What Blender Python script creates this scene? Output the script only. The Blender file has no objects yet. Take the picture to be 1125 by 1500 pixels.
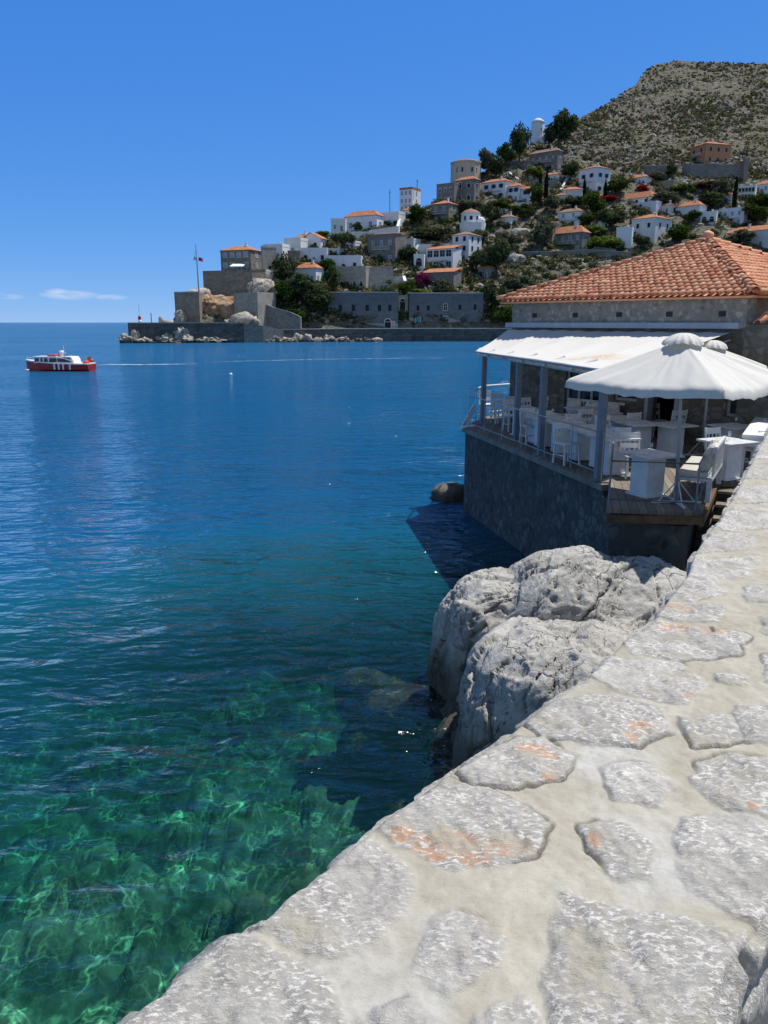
import bpy, bmesh, math, random
import numpy as np
from mathutils import Vector, Matrix
R = math.radians
random.seed(7)
rng = np.random.default_rng(11)
sc = bpy.context.scene
col = sc.collection

# ---------------------------------------------------------------- camera, sky, sun, exposure
H = 5.6                       # eye height above the sea
PITCH = R(13.85)
F = 1127.0                    # focal length in photo pixels (photo 1125 x 1500)
cam_d = bpy.data.cameras.new('camera'); cam = bpy.data.objects.new('camera', cam_d); col.objects.link(cam)
cam.location = (0, 0, H); cam.rotation_euler = (R(90)-PITCH, 0, 0)
cam_d.sensor_fit = 'VERTICAL'; cam_d.sensor_height = 36.0; cam_d.lens = 36.0*F/1500.0
cam_d.clip_start = 0.05; cam_d.clip_end = 60000
sc.camera = cam
SUN_EL = R(65); SUN_AZ = R(64)      # azimuth measured from +Y towards +X
world = bpy.data.worlds.new('World'); sc.world = world; world.use_nodes = True
wn = world.node_tree; wn.nodes.clear()
wo = wn.nodes.new('ShaderNodeOutputWorld'); bg = wn.nodes.new('ShaderNodeBackground')
sky = wn.nodes.new('ShaderNodeTexSky'); sky.sky_type = 'NISHITA'; sky.sun_disc = False
sky.sun_elevation = SUN_EL; sky.sun_rotation = SUN_AZ; sky.ozone_density = 3.0; sky.air_density = 0.5; sky.dust_density = 0.0; sky.altitude = 0
BGS = 0.085
sepc = wn.nodes.new('ShaderNodeSeparateColor'); wn.links.new(sky.outputs[0], sepc.inputs[0]); hs = wn.nodes.new('ShaderNodeCombineColor')
for i, (k, g) in enumerate(((0.385, 0.87), (0.445, 0.50), (0.645, 0.20))):      # camera-like response: a deeper, more even blue
    m1 = wn.nodes.new('ShaderNodeMath'); m1.operation = 'MULTIPLY'; wn.links.new(sepc.outputs[i], m1.inputs[0]); m1.inputs[1].default_value = BGS
    m2 = wn.nodes.new('ShaderNodeMath'); m2.operation = 'POWER'; wn.links.new(m1.outputs[0], m2.inputs[0]); m2.inputs[1].default_value = g
    m3 = wn.nodes.new('ShaderNodeMath'); m3.operation = 'MULTIPLY'; wn.links.new(m2.outputs[0], m3.inputs[0]); m3.inputs[1].default_value = k/BGS
    wn.links.new(m3.outputs[0], hs.inputs[i])
# small low cumulus banks near the horizon
tc = wn.nodes.new('ShaderNodeTexCoord')
mp = wn.nodes.new('ShaderNodeMapping'); mp.inputs['Scale'].default_value = (9, 9, 60)
wn.links.new(tc.outputs['Generated'], mp.inputs['Vector'])
cn = wn.nodes.new('ShaderNodeTexNoise'); cn.inputs['Scale'].default_value = 1.6; cn.inputs['Detail'].default_value = 6; cn.inputs['Roughness'].default_value = 0.62
wn.links.new(mp.outputs[0], cn.inputs['Vector'])
def wmath(op, a, b=None, c=None, clamp=False):
    n = wn.nodes.new('ShaderNodeMath'); n.operation = op; n.use_clamp = clamp
    for i, v in enumerate((a, b, c)):
        if v is None: continue
        if isinstance(v, (int, float)): n.inputs[i].default_value = v
        else: wn.links.new(v, n.inputs[i])
    return n.outputs[0]
sx = wn.nodes.new('ShaderNodeSeparateXYZ'); wn.links.new(tc.outputs['Generated'], sx.inputs[0])
def bank(az, el, wa, we):        # an elliptical bank at azimuth (deg from +Y) and elevation (deg)
    v = (math.sin(R(az))*math.cos(R(el)), math.cos(R(az))*math.cos(R(el)), math.sin(R(el)))
    dx = wmath('DIVIDE', wmath('SUBTRACT', sx.outputs[0], v[0]), R(wa))
    dz = wmath('DIVIDE', wmath('SUBTRACT', sx.outputs[2], v[2]), R(we))
    fy = wmath('GREATER_THAN', sx.outputs[1], 0.0)
    rr = wmath('ADD', wmath('MULTIPLY', dx, dx), wmath('MULTIPLY', dz, dz))
    return wmath('MULTIPLY', wmath('SUBTRACT', 1.0, rr, clamp=True), fy)
m = None
for b in ((-21.4, 1.75, 1.9, 0.34), (-22.2, 1.92, 0.8, 0.3), (-27.3, 1.7, 1.8, 0.45), (-27.2, 2.6, 1.5, 0.3), (-33, 1.8, 3, 0.5), (-19.0, 1.65, 1.2, 0.2), (-25.2, 1.6, 0.9, 0.2)):
    o = bank(*b); m = o if m is None else wmath('MAXIMUM', m, o)
cf = wmath('MULTIPLY', m, wmath('MULTIPLY', wmath('SUBTRACT', cn.outputs['Fac'], 0.34), 3.4, clamp=True), clamp=True)
cf = wmath('MULTIPLY', cf, 0.85, clamp=True)
mixc = wn.nodes.new('ShaderNodeMix'); mixc.data_type = 'RGBA'
# added fill: sky brightened and paled overhead and behind the camera
ov = wmath('MAXIMUM', wmath('MULTIPLY', wmath('SUBTRACT', sx.outputs[2], 0.38), 3.5, clamp=True), wmath('MULTIPLY', wmath('SUBTRACT', -0.05, sx.outputs[1]), 2.5, clamp=True), clamp=True)
rawk = wn.nodes.new('ShaderNodeVectorMath'); rawk.operation = 'MULTIPLY'; wn.links.new(sky.outputs[0], rawk.inputs[0]); rawk.inputs[1].default_value = (1.8, 1.62, 1.42)
mx0 = wn.nodes.new('ShaderNodeMix'); mx0.data_type = 'RGBA'; wn.links.new(ov, mx0.inputs['Factor']); wn.links.new(hs.outputs[0], mx0.inputs[6]); wn.links.new(rawk.outputs[0], mx0.inputs[7])
wn.links.new(cf, mixc.inputs['Factor']); wn.links.new(mx0.outputs[2], mixc.inputs['A'])
mixc.inputs['B'].default_value = (5.2, 5.9, 7.2, 1)
wn.links.new(mixc.outputs['Result'], bg.inputs['Color']); bg.inputs['Strength'].default_value = BGS
wn.links.new(bg.outputs[0], wo.inputs[0])

sun_d = bpy.data.lights.new('sun', 'SUN'); sun_d.energy = 3.5; sun_d.angle = R(0.53); sun_d.color = (1.0, 0.955, 0.885)
sun = bpy.data.objects.new('sun', sun_d); col.objects.link(sun)
sdir = Vector((math.sin(SUN_AZ)*math.cos(SUN_EL), math.cos(SUN_AZ)*math.cos(SUN_EL), math.sin(SUN_EL)))
sun.rotation_euler = sdir.to_track_quat('Z', 'Y').to_euler(); sun.location = (60, 60, 200)
vs = sc.view_settings; vs.view_transform = 'Standard'; vs.look = 'None'; vs.gamma = 1.0; vs.use_curve_mapping = False; vs.exposure = 0.58
sc.cycles.max_bounces = 6; sc.cycles.transparent_max_bounces = 12; sc.cycles.diffuse_bounces = 3; sc.cycles.glossy_bounces = 3
sc.cycles.caustics_reflective = False; sc.cycles.caustics_refractive = False
sc.cycles.sample_clamp_indirect = 4.0

# ---------------------------------------------------------------- coordinates: photo pixel + distance -> place in the world
FV = Vector((0, math.cos(PITCH), -math.sin(PITCH))); UV = Vector((0, math.sin(PITCH), math.cos(PITCH))); XV = Vector((1, 0, 0))
def ray(px, py): return FV + XV*((px-562.5)/F) + UV*((750-py)/F)
def at(px, py, Y): d = ray(px, py); return Vector((0, 0, H)) + d*(Y/d.y)
def atz(px, py, z): d = ray(px, py); return Vector((0, 0, H)) + d*((z-H)/d.z)

# ---------------------------------------------------------------- numpy noise
def _h(ix, iy, iz):
    n = (ix.astype(np.int64)*374761393 + iy.astype(np.int64)*668265263 + iz.astype(np.int64)*2147483647 + 1013904223) & 0xffffffff
    n = ((n ^ (n >> 13))*1274126177) & 0xffffffff
    n = ((n ^ (n >> 16))*2246822519) & 0xffffffff
    n = n ^ (n >> 15)
    return (n & 0xffffff)/float(0xffffff)
def vnoise(x, y, z):
    ix, iy, iz = np.floor(x), np.floor(y), np.floor(z)
    fx, fy, fz = x-ix, y-iy, z-iz
    fx = fx*fx*(3-2*fx); fy = fy*fy*(3-2*fy); fz = fz*fz*(3-2*fz)
    r = 0
    for a in (0, 1):
        for b in (0, 1):
            for c in (0, 1):
                w = (fx if a else 1-fx)*(fy if b else 1-fy)*(fz if c else 1-fz)
                r = r + w*_h(ix+a, iy+b, iz+c)
    return r*2-1
def fbm(x, y, z, o=4, g=0.5):
    r = 0; a = 1.0; s = 0
    for i in range(o):
        r = r + a*vnoise(x+17.1*i, y+9.3*i, z+5.7*i); s += a; a *= g; x = x*2.03; y = y*2.03; z = z*2.03
    return r/s
def worley(x, y, z, jit=0.95):
    ix, iy, iz = np.floor(x), np.floor(y), np.floor(z)
    f1 = np.full(x.shape, 9.0); f2 = np.full(x.shape, 9.0); cid = np.zeros(x.shape)
    zr = (0,) if np.ptp(z) == 0 else (-1, 0, 1)
    for a in (-1, 0, 1):
        for b in (-1, 0, 1):
            for c in zr:
                jx, jy, jz = ix+a, iy+b, iz+c
                h1 = _h(jx, jy, jz); h2 = _h(jx+71, jy+13, jz+5); h3 = _h(jx+7, jy+91, jz+37) if len(zr) > 1 else 0.5
                dx = jx+0.5+(h1-0.5)*jit-x; dy = jy+0.5+(h2-0.5)*jit-y
                dz = (jz+0.5+(h3-0.5)*jit-z) if len(zr) > 1 else 0
                d = np.sqrt(dx*dx+dy*dy+dz*dz)
                nf = d < f1
                f2 = np.where(nf, f1, np.minimum(f2, d)); cid = np.where(nf, h1*0.7+h2*0.3, cid); f1 = np.where(nf, d, f1)
    return f1, f2, cid
def sstep(a, b, x):
    t = np.clip((x-a)/(b-a), 0, 1); return t*t*(3-2*t)

# ---------------------------------------------------------------- object helpers
def tag(o, label=None, cat=None, group=None, kind=None):
    if label: o['label'] = label
    if cat: o['category'] = cat
    if group: o['group'] = group
    if kind: o['kind'] = kind
    return o
def empty(name, loc, rz=0, label=None, cat=None, group=None):
    o = bpy.data.objects.new(name, None); col.objects.link(o); o.location = loc; o.rotation_euler = (0, 0, rz); o.empty_display_size = 0.3
    return tag(o, label, cat, group)
def link_mesh(name, me, parent=None):
    o = bpy.data.objects.new(name, me); col.objects.link(o)
    if parent is not None: o.parent = parent
    return o
def np_mesh(name, V, Fc, mats=(), smooth=True, parent=None, midx=None):
    me = bpy.data.meshes.new(name)
    V = np.asarray(V, dtype=np.float32); Fc = np.asarray(Fc, dtype=np.int32)
    k = Fc.shape[1]
    me.vertices.add(len(V)); me.vertices.foreach_set('co', V.ravel())
    me.loops.add(Fc.size); me.loops.foreach_set('vertex_index', Fc.ravel())
    me.polygons.add(len(Fc)); me.polygons.foreach_set('loop_start', np.arange(len(Fc), dtype=np.int32)*k)
    try: me.polygons.foreach_set('loop_total', np.full(len(Fc), k, dtype=np.int32))
    except Exception: pass
    if midx is not None: me.polygons.foreach_set('material_index', np.asarray(midx, dtype=np.int32))
    me.polygons.foreach_set('use_smooth', np.full(len(Fc), smooth, dtype=bool))
    for m_ in mats: me.materials.append(m_)
    me.update(calc_edges=True); me.validate()
    return link_mesh(name, me, parent)
def set_attr(o, name, vals):
    a = o.data.attributes.new(name, 'FLOAT', 'POINT'); a.data.foreach_set('value', np.asarray(vals, dtype=np.float32))
def grid_faces(nu, nv):
    i = np.arange(nu-1)[:, None]*nv + np.arange(nv-1)[None, :]
    i = i.ravel(); return np.stack([i, i+nv, i+nv+1, i+1], 1)

class MB:
    """collects shapes, links them as one mesh"""
    def __init__(s): s.v = []; s.f = []; s.m = []; s.mats = []; s.sm = []; s.cur = 0; s.curs = False; s.T = None
    def use(s, mat, smooth=False):
        if mat not in s.mats: s.mats.append(mat)
        s.cur = s.mats.index(mat); s.curs = smooth; return s
    def add(s, vs, fs):
        b = len(s.v)
        for v in vs:
            v = Vector(v)
            if s.T is not None: v = s.T @ v
            s.v.append(v)
        for f in fs: s.f.append([b+i for i in f]); s.m.append(s.cur); s.sm.append(s.curs)
        return s
    def box(s, x0, x1, y0, y1, z0, z1, bev=0):
        if bev <= 0:
            vs = [(x, y, z) for z in (z0, z1) for y in (y0, y1) for x in (x0, x1)]
            return s.add(vs, [(0, 2, 3, 1), (4, 5, 7, 6), (0, 1, 5, 4), (2, 6, 7, 3), (0, 4, 6, 2), (1, 3, 7, 5)])
        bm = bmesh.new(); bmesh.ops.create_cube(bm, size=1)
        for v in bm.verts: v.co = Vector(((x0+x1)/2+v.co.x*(x1-x0), (y0+y1)/2+v.co.y*(y1-y0), (z0+z1)/2+v.co.z*(z1-z0)))
        bmesh.ops.bevel(bm, geom=list(bm.edges), offset=bev, segments=2, affect='EDGES', profile=0.6)
        return s.bm(bm)
    def bm(s, bm):
        bm.verts.ensure_lookup_table(); bm.verts.index_update()
        s.add([v.co.copy() for v in bm.verts], [[v.index for v in f.verts] for f in bm.faces]); bm.free(); return s
    def bar(s, a, b, w, h=None, up=Vector((0, 0, 1))):
        a = Vector(a); b = Vector(b); h = h or w; d = (b-a).normalized()
        if abs(d.dot(up)) > 0.98: up = Vector((1, 0, 0))
        x = d.cross(up).normalized(); y = x.cross(d).normalized()
        vs = [p + x*(i*w/2) + y*(j*h/2) for p in (a, b) for i, j in ((-1, -1), (1, -1), (1, 1), (-1, 1))]
        return s.add(vs, [(3, 2, 1, 0), (4, 5, 6, 7), (0, 1, 5, 4), (1, 2, 6, 5), (2, 3, 7, 6), (3, 0, 4, 7)])
    def tube(s, pts, r, n=8, caps=True):
        pts = [Vector(p) for p in pts]; rs = r if isinstance(r, (list, tuple)) else [r]*len(pts)
        vs = []; prev = None
        for i, p in enumerate(pts):
            d = (pts[min(i+1, len(pts)-1)]-pts[max(i-1, 0)]).normalized()
            if prev is None:
                u = Vector((0, 0, 1)) if abs(d.z) < 0.95 else Vector((1, 0, 0)); x = d.cross(u).normalized()
            else: x = (prev - d*prev.dot(d)).normalized()
            prev = x; y = d.cross(x)
            for k in range(n):
                t = 2*math.pi*k/n; vs.append(p + (x*math.cos(t)+y*math.sin(t))*rs[i])
        fs = []
        for i in range(len(pts)-1):
            for k in range(n): fs.append((i*n+k, i*n+(k+1) % n, (i+1)*n+(k+1) % n, (i+1)*n+k))
        if caps: fs.append(list(range(n))[::-1]); fs.append([(len(pts)-1)*n+k for k in range(n)])
        return s.add(vs, fs)
    def lathe(s, prof, n=16, c=(0, 0, 0)):
        c = Vector(c); vs = []; fs = []
        for r, z in prof:
            for k in range(n): t = 2*math.pi*k/n; vs.append(c+Vector((r*math.cos(t), r*math.sin(t), z)))
        for i in range(len(prof)-1):
            for k in range(n): fs.append((i*n+k, i*n+(k+1) % n, (i+1)*n+(k+1) % n, (i+1)*n+k))
        fs.append(list(range(n))[::-1]); fs.append([(len(prof)-1)*n+k for k in range(n)])
        return s.add(vs, fs)
    def prism(s, poly, z0, z1):
        n = len(poly); vs = [(p[0], p[1], z0) for p in poly]+[(p[0], p[1], z1) for p in poly]
        a = sum(poly[i][0]*poly[(i+1) % n][1]-poly[(i+1) % n][0]*poly[i][1] for i in range(n))
        fs = [list(range(n))[::-1], list(range(n, 2*n))] + [(i, (i+1) % n, n+(i+1) % n, n+i) for i in range(n)]
        if a < 0: fs = [f[::-1] for f in fs]
        return s.add(vs, fs)
    def blob(s, c, rx, ry, rz, sub=2, rough=0.25, seed=0, fr=1.3):
        bm = bmesh.new(); bmesh.ops.create_icosphere(bm, subdivisions=sub, radius=1)
        P = np.array([v.co[:] for v in bm.verts])
        k = 1 + rough*fbm(P[:, 0]*fr+seed*3.7, P[:, 1]*fr+seed*1.3, P[:, 2]*fr+seed*2.1, 3)*1.6
        for v, q in zip(bm.verts, k): v.co = Vector((c[0]+v.co.x*rx*q, c[1]+v.co.y*ry*q, c[2]+v.co.z*rz*q))
        return s.bm(bm)
    def build(s, name, parent=None, mat=None):
        me = bpy.data.meshes.new(name); me.from_pydata([v[:] for v in s.v], [], s.f)
        if mat is not None: me.materials.append(mat)
        else:
            for m_ in s.mats: me.materials.append(m_)
            me.polygons.foreach_set('material_index', s.m)
        me.polygons.foreach_set('use_smooth', s.sm); me.update()
        return link_mesh(name, me, parent)
def copy_tree(o, parent=None):
    c = o.copy(); col.objects.link(c)
    if parent is not None: c.parent = parent
    for ch in list(o.children): copy_tree(ch, c)
    return c

# ---------------------------------------------------------------- materials
class NB:
    def __init__(s, name):
        s.m = bpy.data.materials.new(name); s.m.use_nodes = True; s.t = s.m.node_tree; s.t.nodes.clear()
        s.out = s.t.nodes.new('ShaderNodeOutputMaterial')
    def n(s, typ, **kw):
        nd = s.t.nodes.new('ShaderNode'+typ)
        for k, v in kw.items(): setattr(nd, k, v)
        return nd
    def l(s, a, b): s.t.links.new(a, b)
    def set(s, sock, v):
        if isinstance(v, bpy.types.NodeSocket): s.l(v, sock)
        elif isinstance(v, (tuple, list)) and len(v) == 3 and sock.type == 'RGBA': sock.default_value = (*v, 1)
        else: sock.default_value = v
    def pos(s, kind='Object', scale=(1, 1, 1), rot=(0, 0, 0)):
        if kind == 'World': o = s.n('NewGeometry').outputs['Position']
        else: o = s.n('TexCoord').outputs[kind]
        if scale == (1, 1, 1) and rot == (0, 0, 0): return o
        mp = s.n('Mapping'); s.l(o, mp.inputs['Vector']); mp.inputs['Scale'].default_value = scale; mp.inputs['Rotation'].default_value = rot
        return mp.outputs[0]
    def noise(s, vec, scale, detail=4, rough=0.55, dist=0, out='Fac'):
        n = s.n('TexNoise'); s.l(vec, n.inputs['Vector']); n.inputs['Scale'].default_value = scale; n.inputs['Detail'].default_value = detail
        n.inputs['Roughness'].default_value = rough; n.inputs['Distortion'].default_value = dist; return n.outputs[out]
    def vor(s, vec, scale, feature='F1', out='Distance', rand=1.0):
        n = s.n('TexVoronoi', feature=feature); s.l(vec, n.inputs['Vector']); n.inputs['Scale'].default_value = scale; n.inputs['Randomness'].default_value = rand
        return n.outputs[out]
    def math(s, op, a, b=None, c=None, clamp=False):
        n = s.n('Math', operation=op, use_clamp=clamp)
        for i, v in enumerate((a, b, c)):
            if v is not None: s.set(n.inputs[i], v)
        return n.outputs[0]
    def ramp(s, fac, lo, hi, a=0.0, b=1.0, smooth=True):
        n = s.n('MapRange', interpolation_type='SMOOTHSTEP' if smooth else 'LINEAR'); s.set(n.inputs['Value'], fac)
        n.inputs['From Min'].default_value = lo; n.inputs['From Max'].default_value = hi; n.inputs['To Min'].default_value = a; n.inputs['To Max'].default_value = b
        return n.outputs[0]
    def mix(s, fac, a, b, mode='MIX'):
        n = s.n('Mix', data_type='RGBA', blend_type=mode); s.set(n.inputs['Factor'], fac)
        s.set(n.inputs[6], a); s.set(n.inputs[7], b); return n.outputs[2]
    def bump(s, h, strength=0.5, dist=0.02, normal=None):
        n = s.n('Bump'); s.l(h, n.inputs['Height']); n.inputs['Strength'].default_value = strength; n.inputs['Distance'].default_value = dist
        if normal is not None: s.l(normal, n.inputs['Normal'])
        return n.outputs[0]
    def attr(s, name): return s.n('Attribute', attribute_name=name).outputs['Fac']
    def rand(s): return s.n('ObjectInfo').outputs['Random']
    def bsdf(s, color, rough=0.8, normal=None, metal=0.0, spec=0.3, trans=0, sub=0):
        p = s.n('BsdfPrincipled'); s.set(p.inputs['Base Color'], color); s.set(p.inputs['Roughness'], rough)
        p.inputs['Metallic'].default_value = metal; p.inputs['Specular IOR Level'].default_value = spec
        if normal is not None: s.l(normal, p.inputs['Normal'])
        s.l(p.outputs[0], s.out.inputs['Surface']); return p

def simple(name, c, rough=0.6, var=0.12, scale=3.0, bump=0.0, bdist=0.01, metal=0, spec=0.3, kind='Object', c2=None):
    b = NB(name); v = b.pos(kind)
    n1 = b.noise(v, scale, 5, 0.6); n2 = b.noise(v, scale*7, 3, 0.6)
    f = b.ramp(b.math('ADD', b.math('MULTIPLY', n1, 0.7), b.math('MULTIPLY', n2, 0.3)), 0.32, 0.68)
    c2 = c2 or tuple(x*(1-var*2) for x in c)
    cc = b.mix(f, c2, tuple(min(1, x*(1+var*0.5)) for x in c))
    nm = b.bump(n2, bump, bdist) if bump > 0 else None
    b.bsdf(cc, rough, nm, metal, spec); return b.m
# ================================================================ THE SETTING: sea, seabed
def water_material():
    b = NB('sea_water')
    P = b.pos('World')
    sp = b.n('SeparateXYZ'); b.l(P, sp.inputs[0])
    warp = b.noise(P, 0.12, 3, 0.5)
    dx = b.math('SUBTRACT', sp.outputs[0], 3.0); dy = b.math('SUBTRACT', sp.outputs[1], 5.0)
    r = b.math('SQRT', b.math('ADD', b.math('MULTIPLY', dx, dx), b.math('MULTIPLY', dy, dy)))
    r = b.math('ADD', r, b.math('MULTIPLY', b.math('SUBTRACT', warp, 0.5), 7.0))
    turb = b.ramp(r, 6.5, 17.0, 0.09, 0.97)           # how much of the light the deep water itself sends back
    deep = b.mix(b.ramp(r, 10.0, 20.0), (0.002, 0.094, 0.116), (0.002, 0.074, 0.180))
    deep = b.mix(b.ramp(r, 30.0, 160.0), deep, (0.012, 0.095, 0.215))
    # ripples
    v1 = b.pos('World', (0.75, 1.5, 1), (0, 0, R(-14))); v2 = b.pos('World', (0.8, 1.7, 1), (0, 0, R(24)))
    w0 = b.noise(v2, 0.26, 2, 0.5, 0.5); w1 = b.noise(v1, 0.85, 2, 0.5, 0.6); w2 = b.noise(v2, 1.9, 3, 0.5, 0.5); w3 = b.noise(v1, 5.5, 4, 0.6, 0.4)
    swell = b.noise(b.pos('World', (0.05, 0.11, 1), (0, 0, R(-8))), 1.0, 3, 0.5)
    gust = b.ramp(b.noise(b.pos('World', (0.012, 0.035, 1)), 1.0, 4, 0.6), 0.35, 0.65, 0.55, 1.25)
    h = b.math('ADD', b.math('ADD', b.math('MULTIPLY', w0, 0.42), b.math('MULTIPLY', w1, 0.34)), b.math('ADD', b.math('MULTIPLY', w2, 0.17), b.math('MULTIPLY', w3, 0.016)))
    h = b.math('MULTIPLY', h, b.ramp(r, 10, 60, 1.0, 1.7)); h = b.math('ADD', b.math('MULTIPLY', h, gust), b.math('MULTIPLY', swell, 0.9))
    nm = b.bump(h, 1.0, 1.0)
    # transmission colour, with caustic light painted in as a net of bright threads
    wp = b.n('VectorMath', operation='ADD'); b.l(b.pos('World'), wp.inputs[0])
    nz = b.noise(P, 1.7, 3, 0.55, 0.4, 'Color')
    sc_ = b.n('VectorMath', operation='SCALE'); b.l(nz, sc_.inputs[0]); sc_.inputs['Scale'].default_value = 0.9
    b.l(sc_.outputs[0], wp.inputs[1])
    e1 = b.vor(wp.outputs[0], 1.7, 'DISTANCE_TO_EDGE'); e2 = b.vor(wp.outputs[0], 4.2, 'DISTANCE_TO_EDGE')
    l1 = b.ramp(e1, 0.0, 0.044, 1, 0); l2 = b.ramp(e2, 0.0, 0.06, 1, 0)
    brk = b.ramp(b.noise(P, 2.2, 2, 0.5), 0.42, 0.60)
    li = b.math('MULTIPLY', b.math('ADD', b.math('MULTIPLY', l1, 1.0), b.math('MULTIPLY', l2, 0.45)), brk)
    caustic_tint = b.math('ADD', 0.72, b.math('MULTIPLY', li, 1.6))
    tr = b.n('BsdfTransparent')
    cb = b.n('CombineColor'); b.l(b.math('MULTIPLY', caustic_tint, 0.95), cb.inputs[0]); b.l(caustic_tint, cb.inputs[1]); b.l(b.math('MULTIPLY', caustic_tint, 0.93), cb.inputs[2])
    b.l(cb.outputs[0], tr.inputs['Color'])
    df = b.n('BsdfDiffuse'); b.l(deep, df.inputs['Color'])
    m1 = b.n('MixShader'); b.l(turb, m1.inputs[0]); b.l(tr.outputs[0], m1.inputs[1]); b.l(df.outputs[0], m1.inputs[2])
    gl = b.n('BsdfGlossy'); gl.inputs['Roughness'].default_value = 0.06; b.l(nm, gl.inputs['Normal']); gl.inputs['Color'].default_value = (0.92, 0.96, 1, 1)
    fr = b.n('Fresnel'); fr.inputs['IOR'].default_value = 1.333; b.l(nm, fr.inputs['Normal'])
    frc = b.math('MINIMUM', fr.outputs[0], 0.62)
    m2 = b.n('MixShader'); b.l(frc, m2.inputs[0]); b.l(m1.outputs[0], m2.inputs[1]); b.l(gl.outputs[0], m2.inputs[2])
    b.l(m2.outputs[0], b.out.inputs['Surface'])
    va = b.n('VolumeAbsorption'); va.inputs['Color'].default_value = (0.27, 0.90, 0.87, 1); va.inputs['Density'].default_value = 0.42
    b.l(va.outputs[0], b.out.inputs['Volume'])
    return b.m
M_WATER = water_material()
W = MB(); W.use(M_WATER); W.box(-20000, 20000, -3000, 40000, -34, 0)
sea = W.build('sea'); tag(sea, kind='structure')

def seabed():
    n = 470
    xs = np.linspace(-26, 18, n); ys = np.linspace(-6, 40, n)
    X, Y = np.meshgrid(xs, ys, indexing='ij')
    r = np.hypot(X-3, Y-5) + 2.2*fbm(X*0.13, Y*0.13, X*0+3, 3)
    z = -2.0 - 1.3*sstep(3, 12, r) - 2.0*sstep(12, 22, r) - 16*sstep(19, 40, r)
    wx = X + 0.35*fbm(X*0.9, Y*0.9, X*0, 2); wy = Y + 0.35*fbm(X*0.9, Y*0.9, X*0+9, 2)
    f1, f2, c = worley(wx*0.55, wy*0.55, X*0)
    big = sstep(0.0, 0.55, f2-f1)**0.8 * np.clip(c*1.6-0.2, 0, 1.3)
    f3, f4, c2 = worley(wx*1.9+5, wy*1.9, X*0); f5, f6, c3 = worley(wx*4.2+5, wy*4.2, X*0)
    sm = sstep(0, 0.45, f4-f3)**0.7*(0.25+1.1*c2)
    z = z + 0.75*big + 0.30*sm + 0.13*sstep(0, .4, f6-f5)**.7*c3 + 0.10*fbm(X*3, Y*3, X*0, 3)
    z = np.minimum(z, -0.55)
    V = np.stack([X.ravel(), Y.ravel(), z.ravel()], 1)
    o = np_mesh('seabed', V, grid_faces(n, n), [seabed_mat()], True)
    set_attr(o, 'cell', (c*0.35+c2*0.45+c3*0.2).ravel()); set_attr(o, 'cell2', c2.ravel())
    tag(o, kind='structure')
def seabed_mat():
    b = NB('seabed_stone'); P = b.pos('World')
    n1 = b.noise(P, 0.9, 5, 0.65); n2 = b.noise(P, 6, 4, 0.6)
    c = b.mix(b.attr('cell'), (0.020, 0.030, 0.022), (0.36, 0.36, 0.26))
    c = b.mix(b.ramp(n1, 0.46, 0.60, 0, .8), c, (0.035, 0.055, 0.03))
    c = b.mix(b.ramp(n2, 0.5, 0.75), c, (0.15, 0.17, 0.09))
    b.bsdf(c, 0.95, b.bump(n2, 0.6, 0.05), spec=0.0); return b.m
seabed()
B = MB(); B.use(simple('deep_floor_sand', (0.05, 0.07, 0.05), 1.0, kind='World', scale=0.2)); B.add([(-400, -60, -24.6), (400, -60, -24.6), (400, 380, -24.6), (-400, 380, -24.6)], [(0, 1, 2, 3)])
tag(B.build('deep_seabed'), kind='structure')
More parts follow.
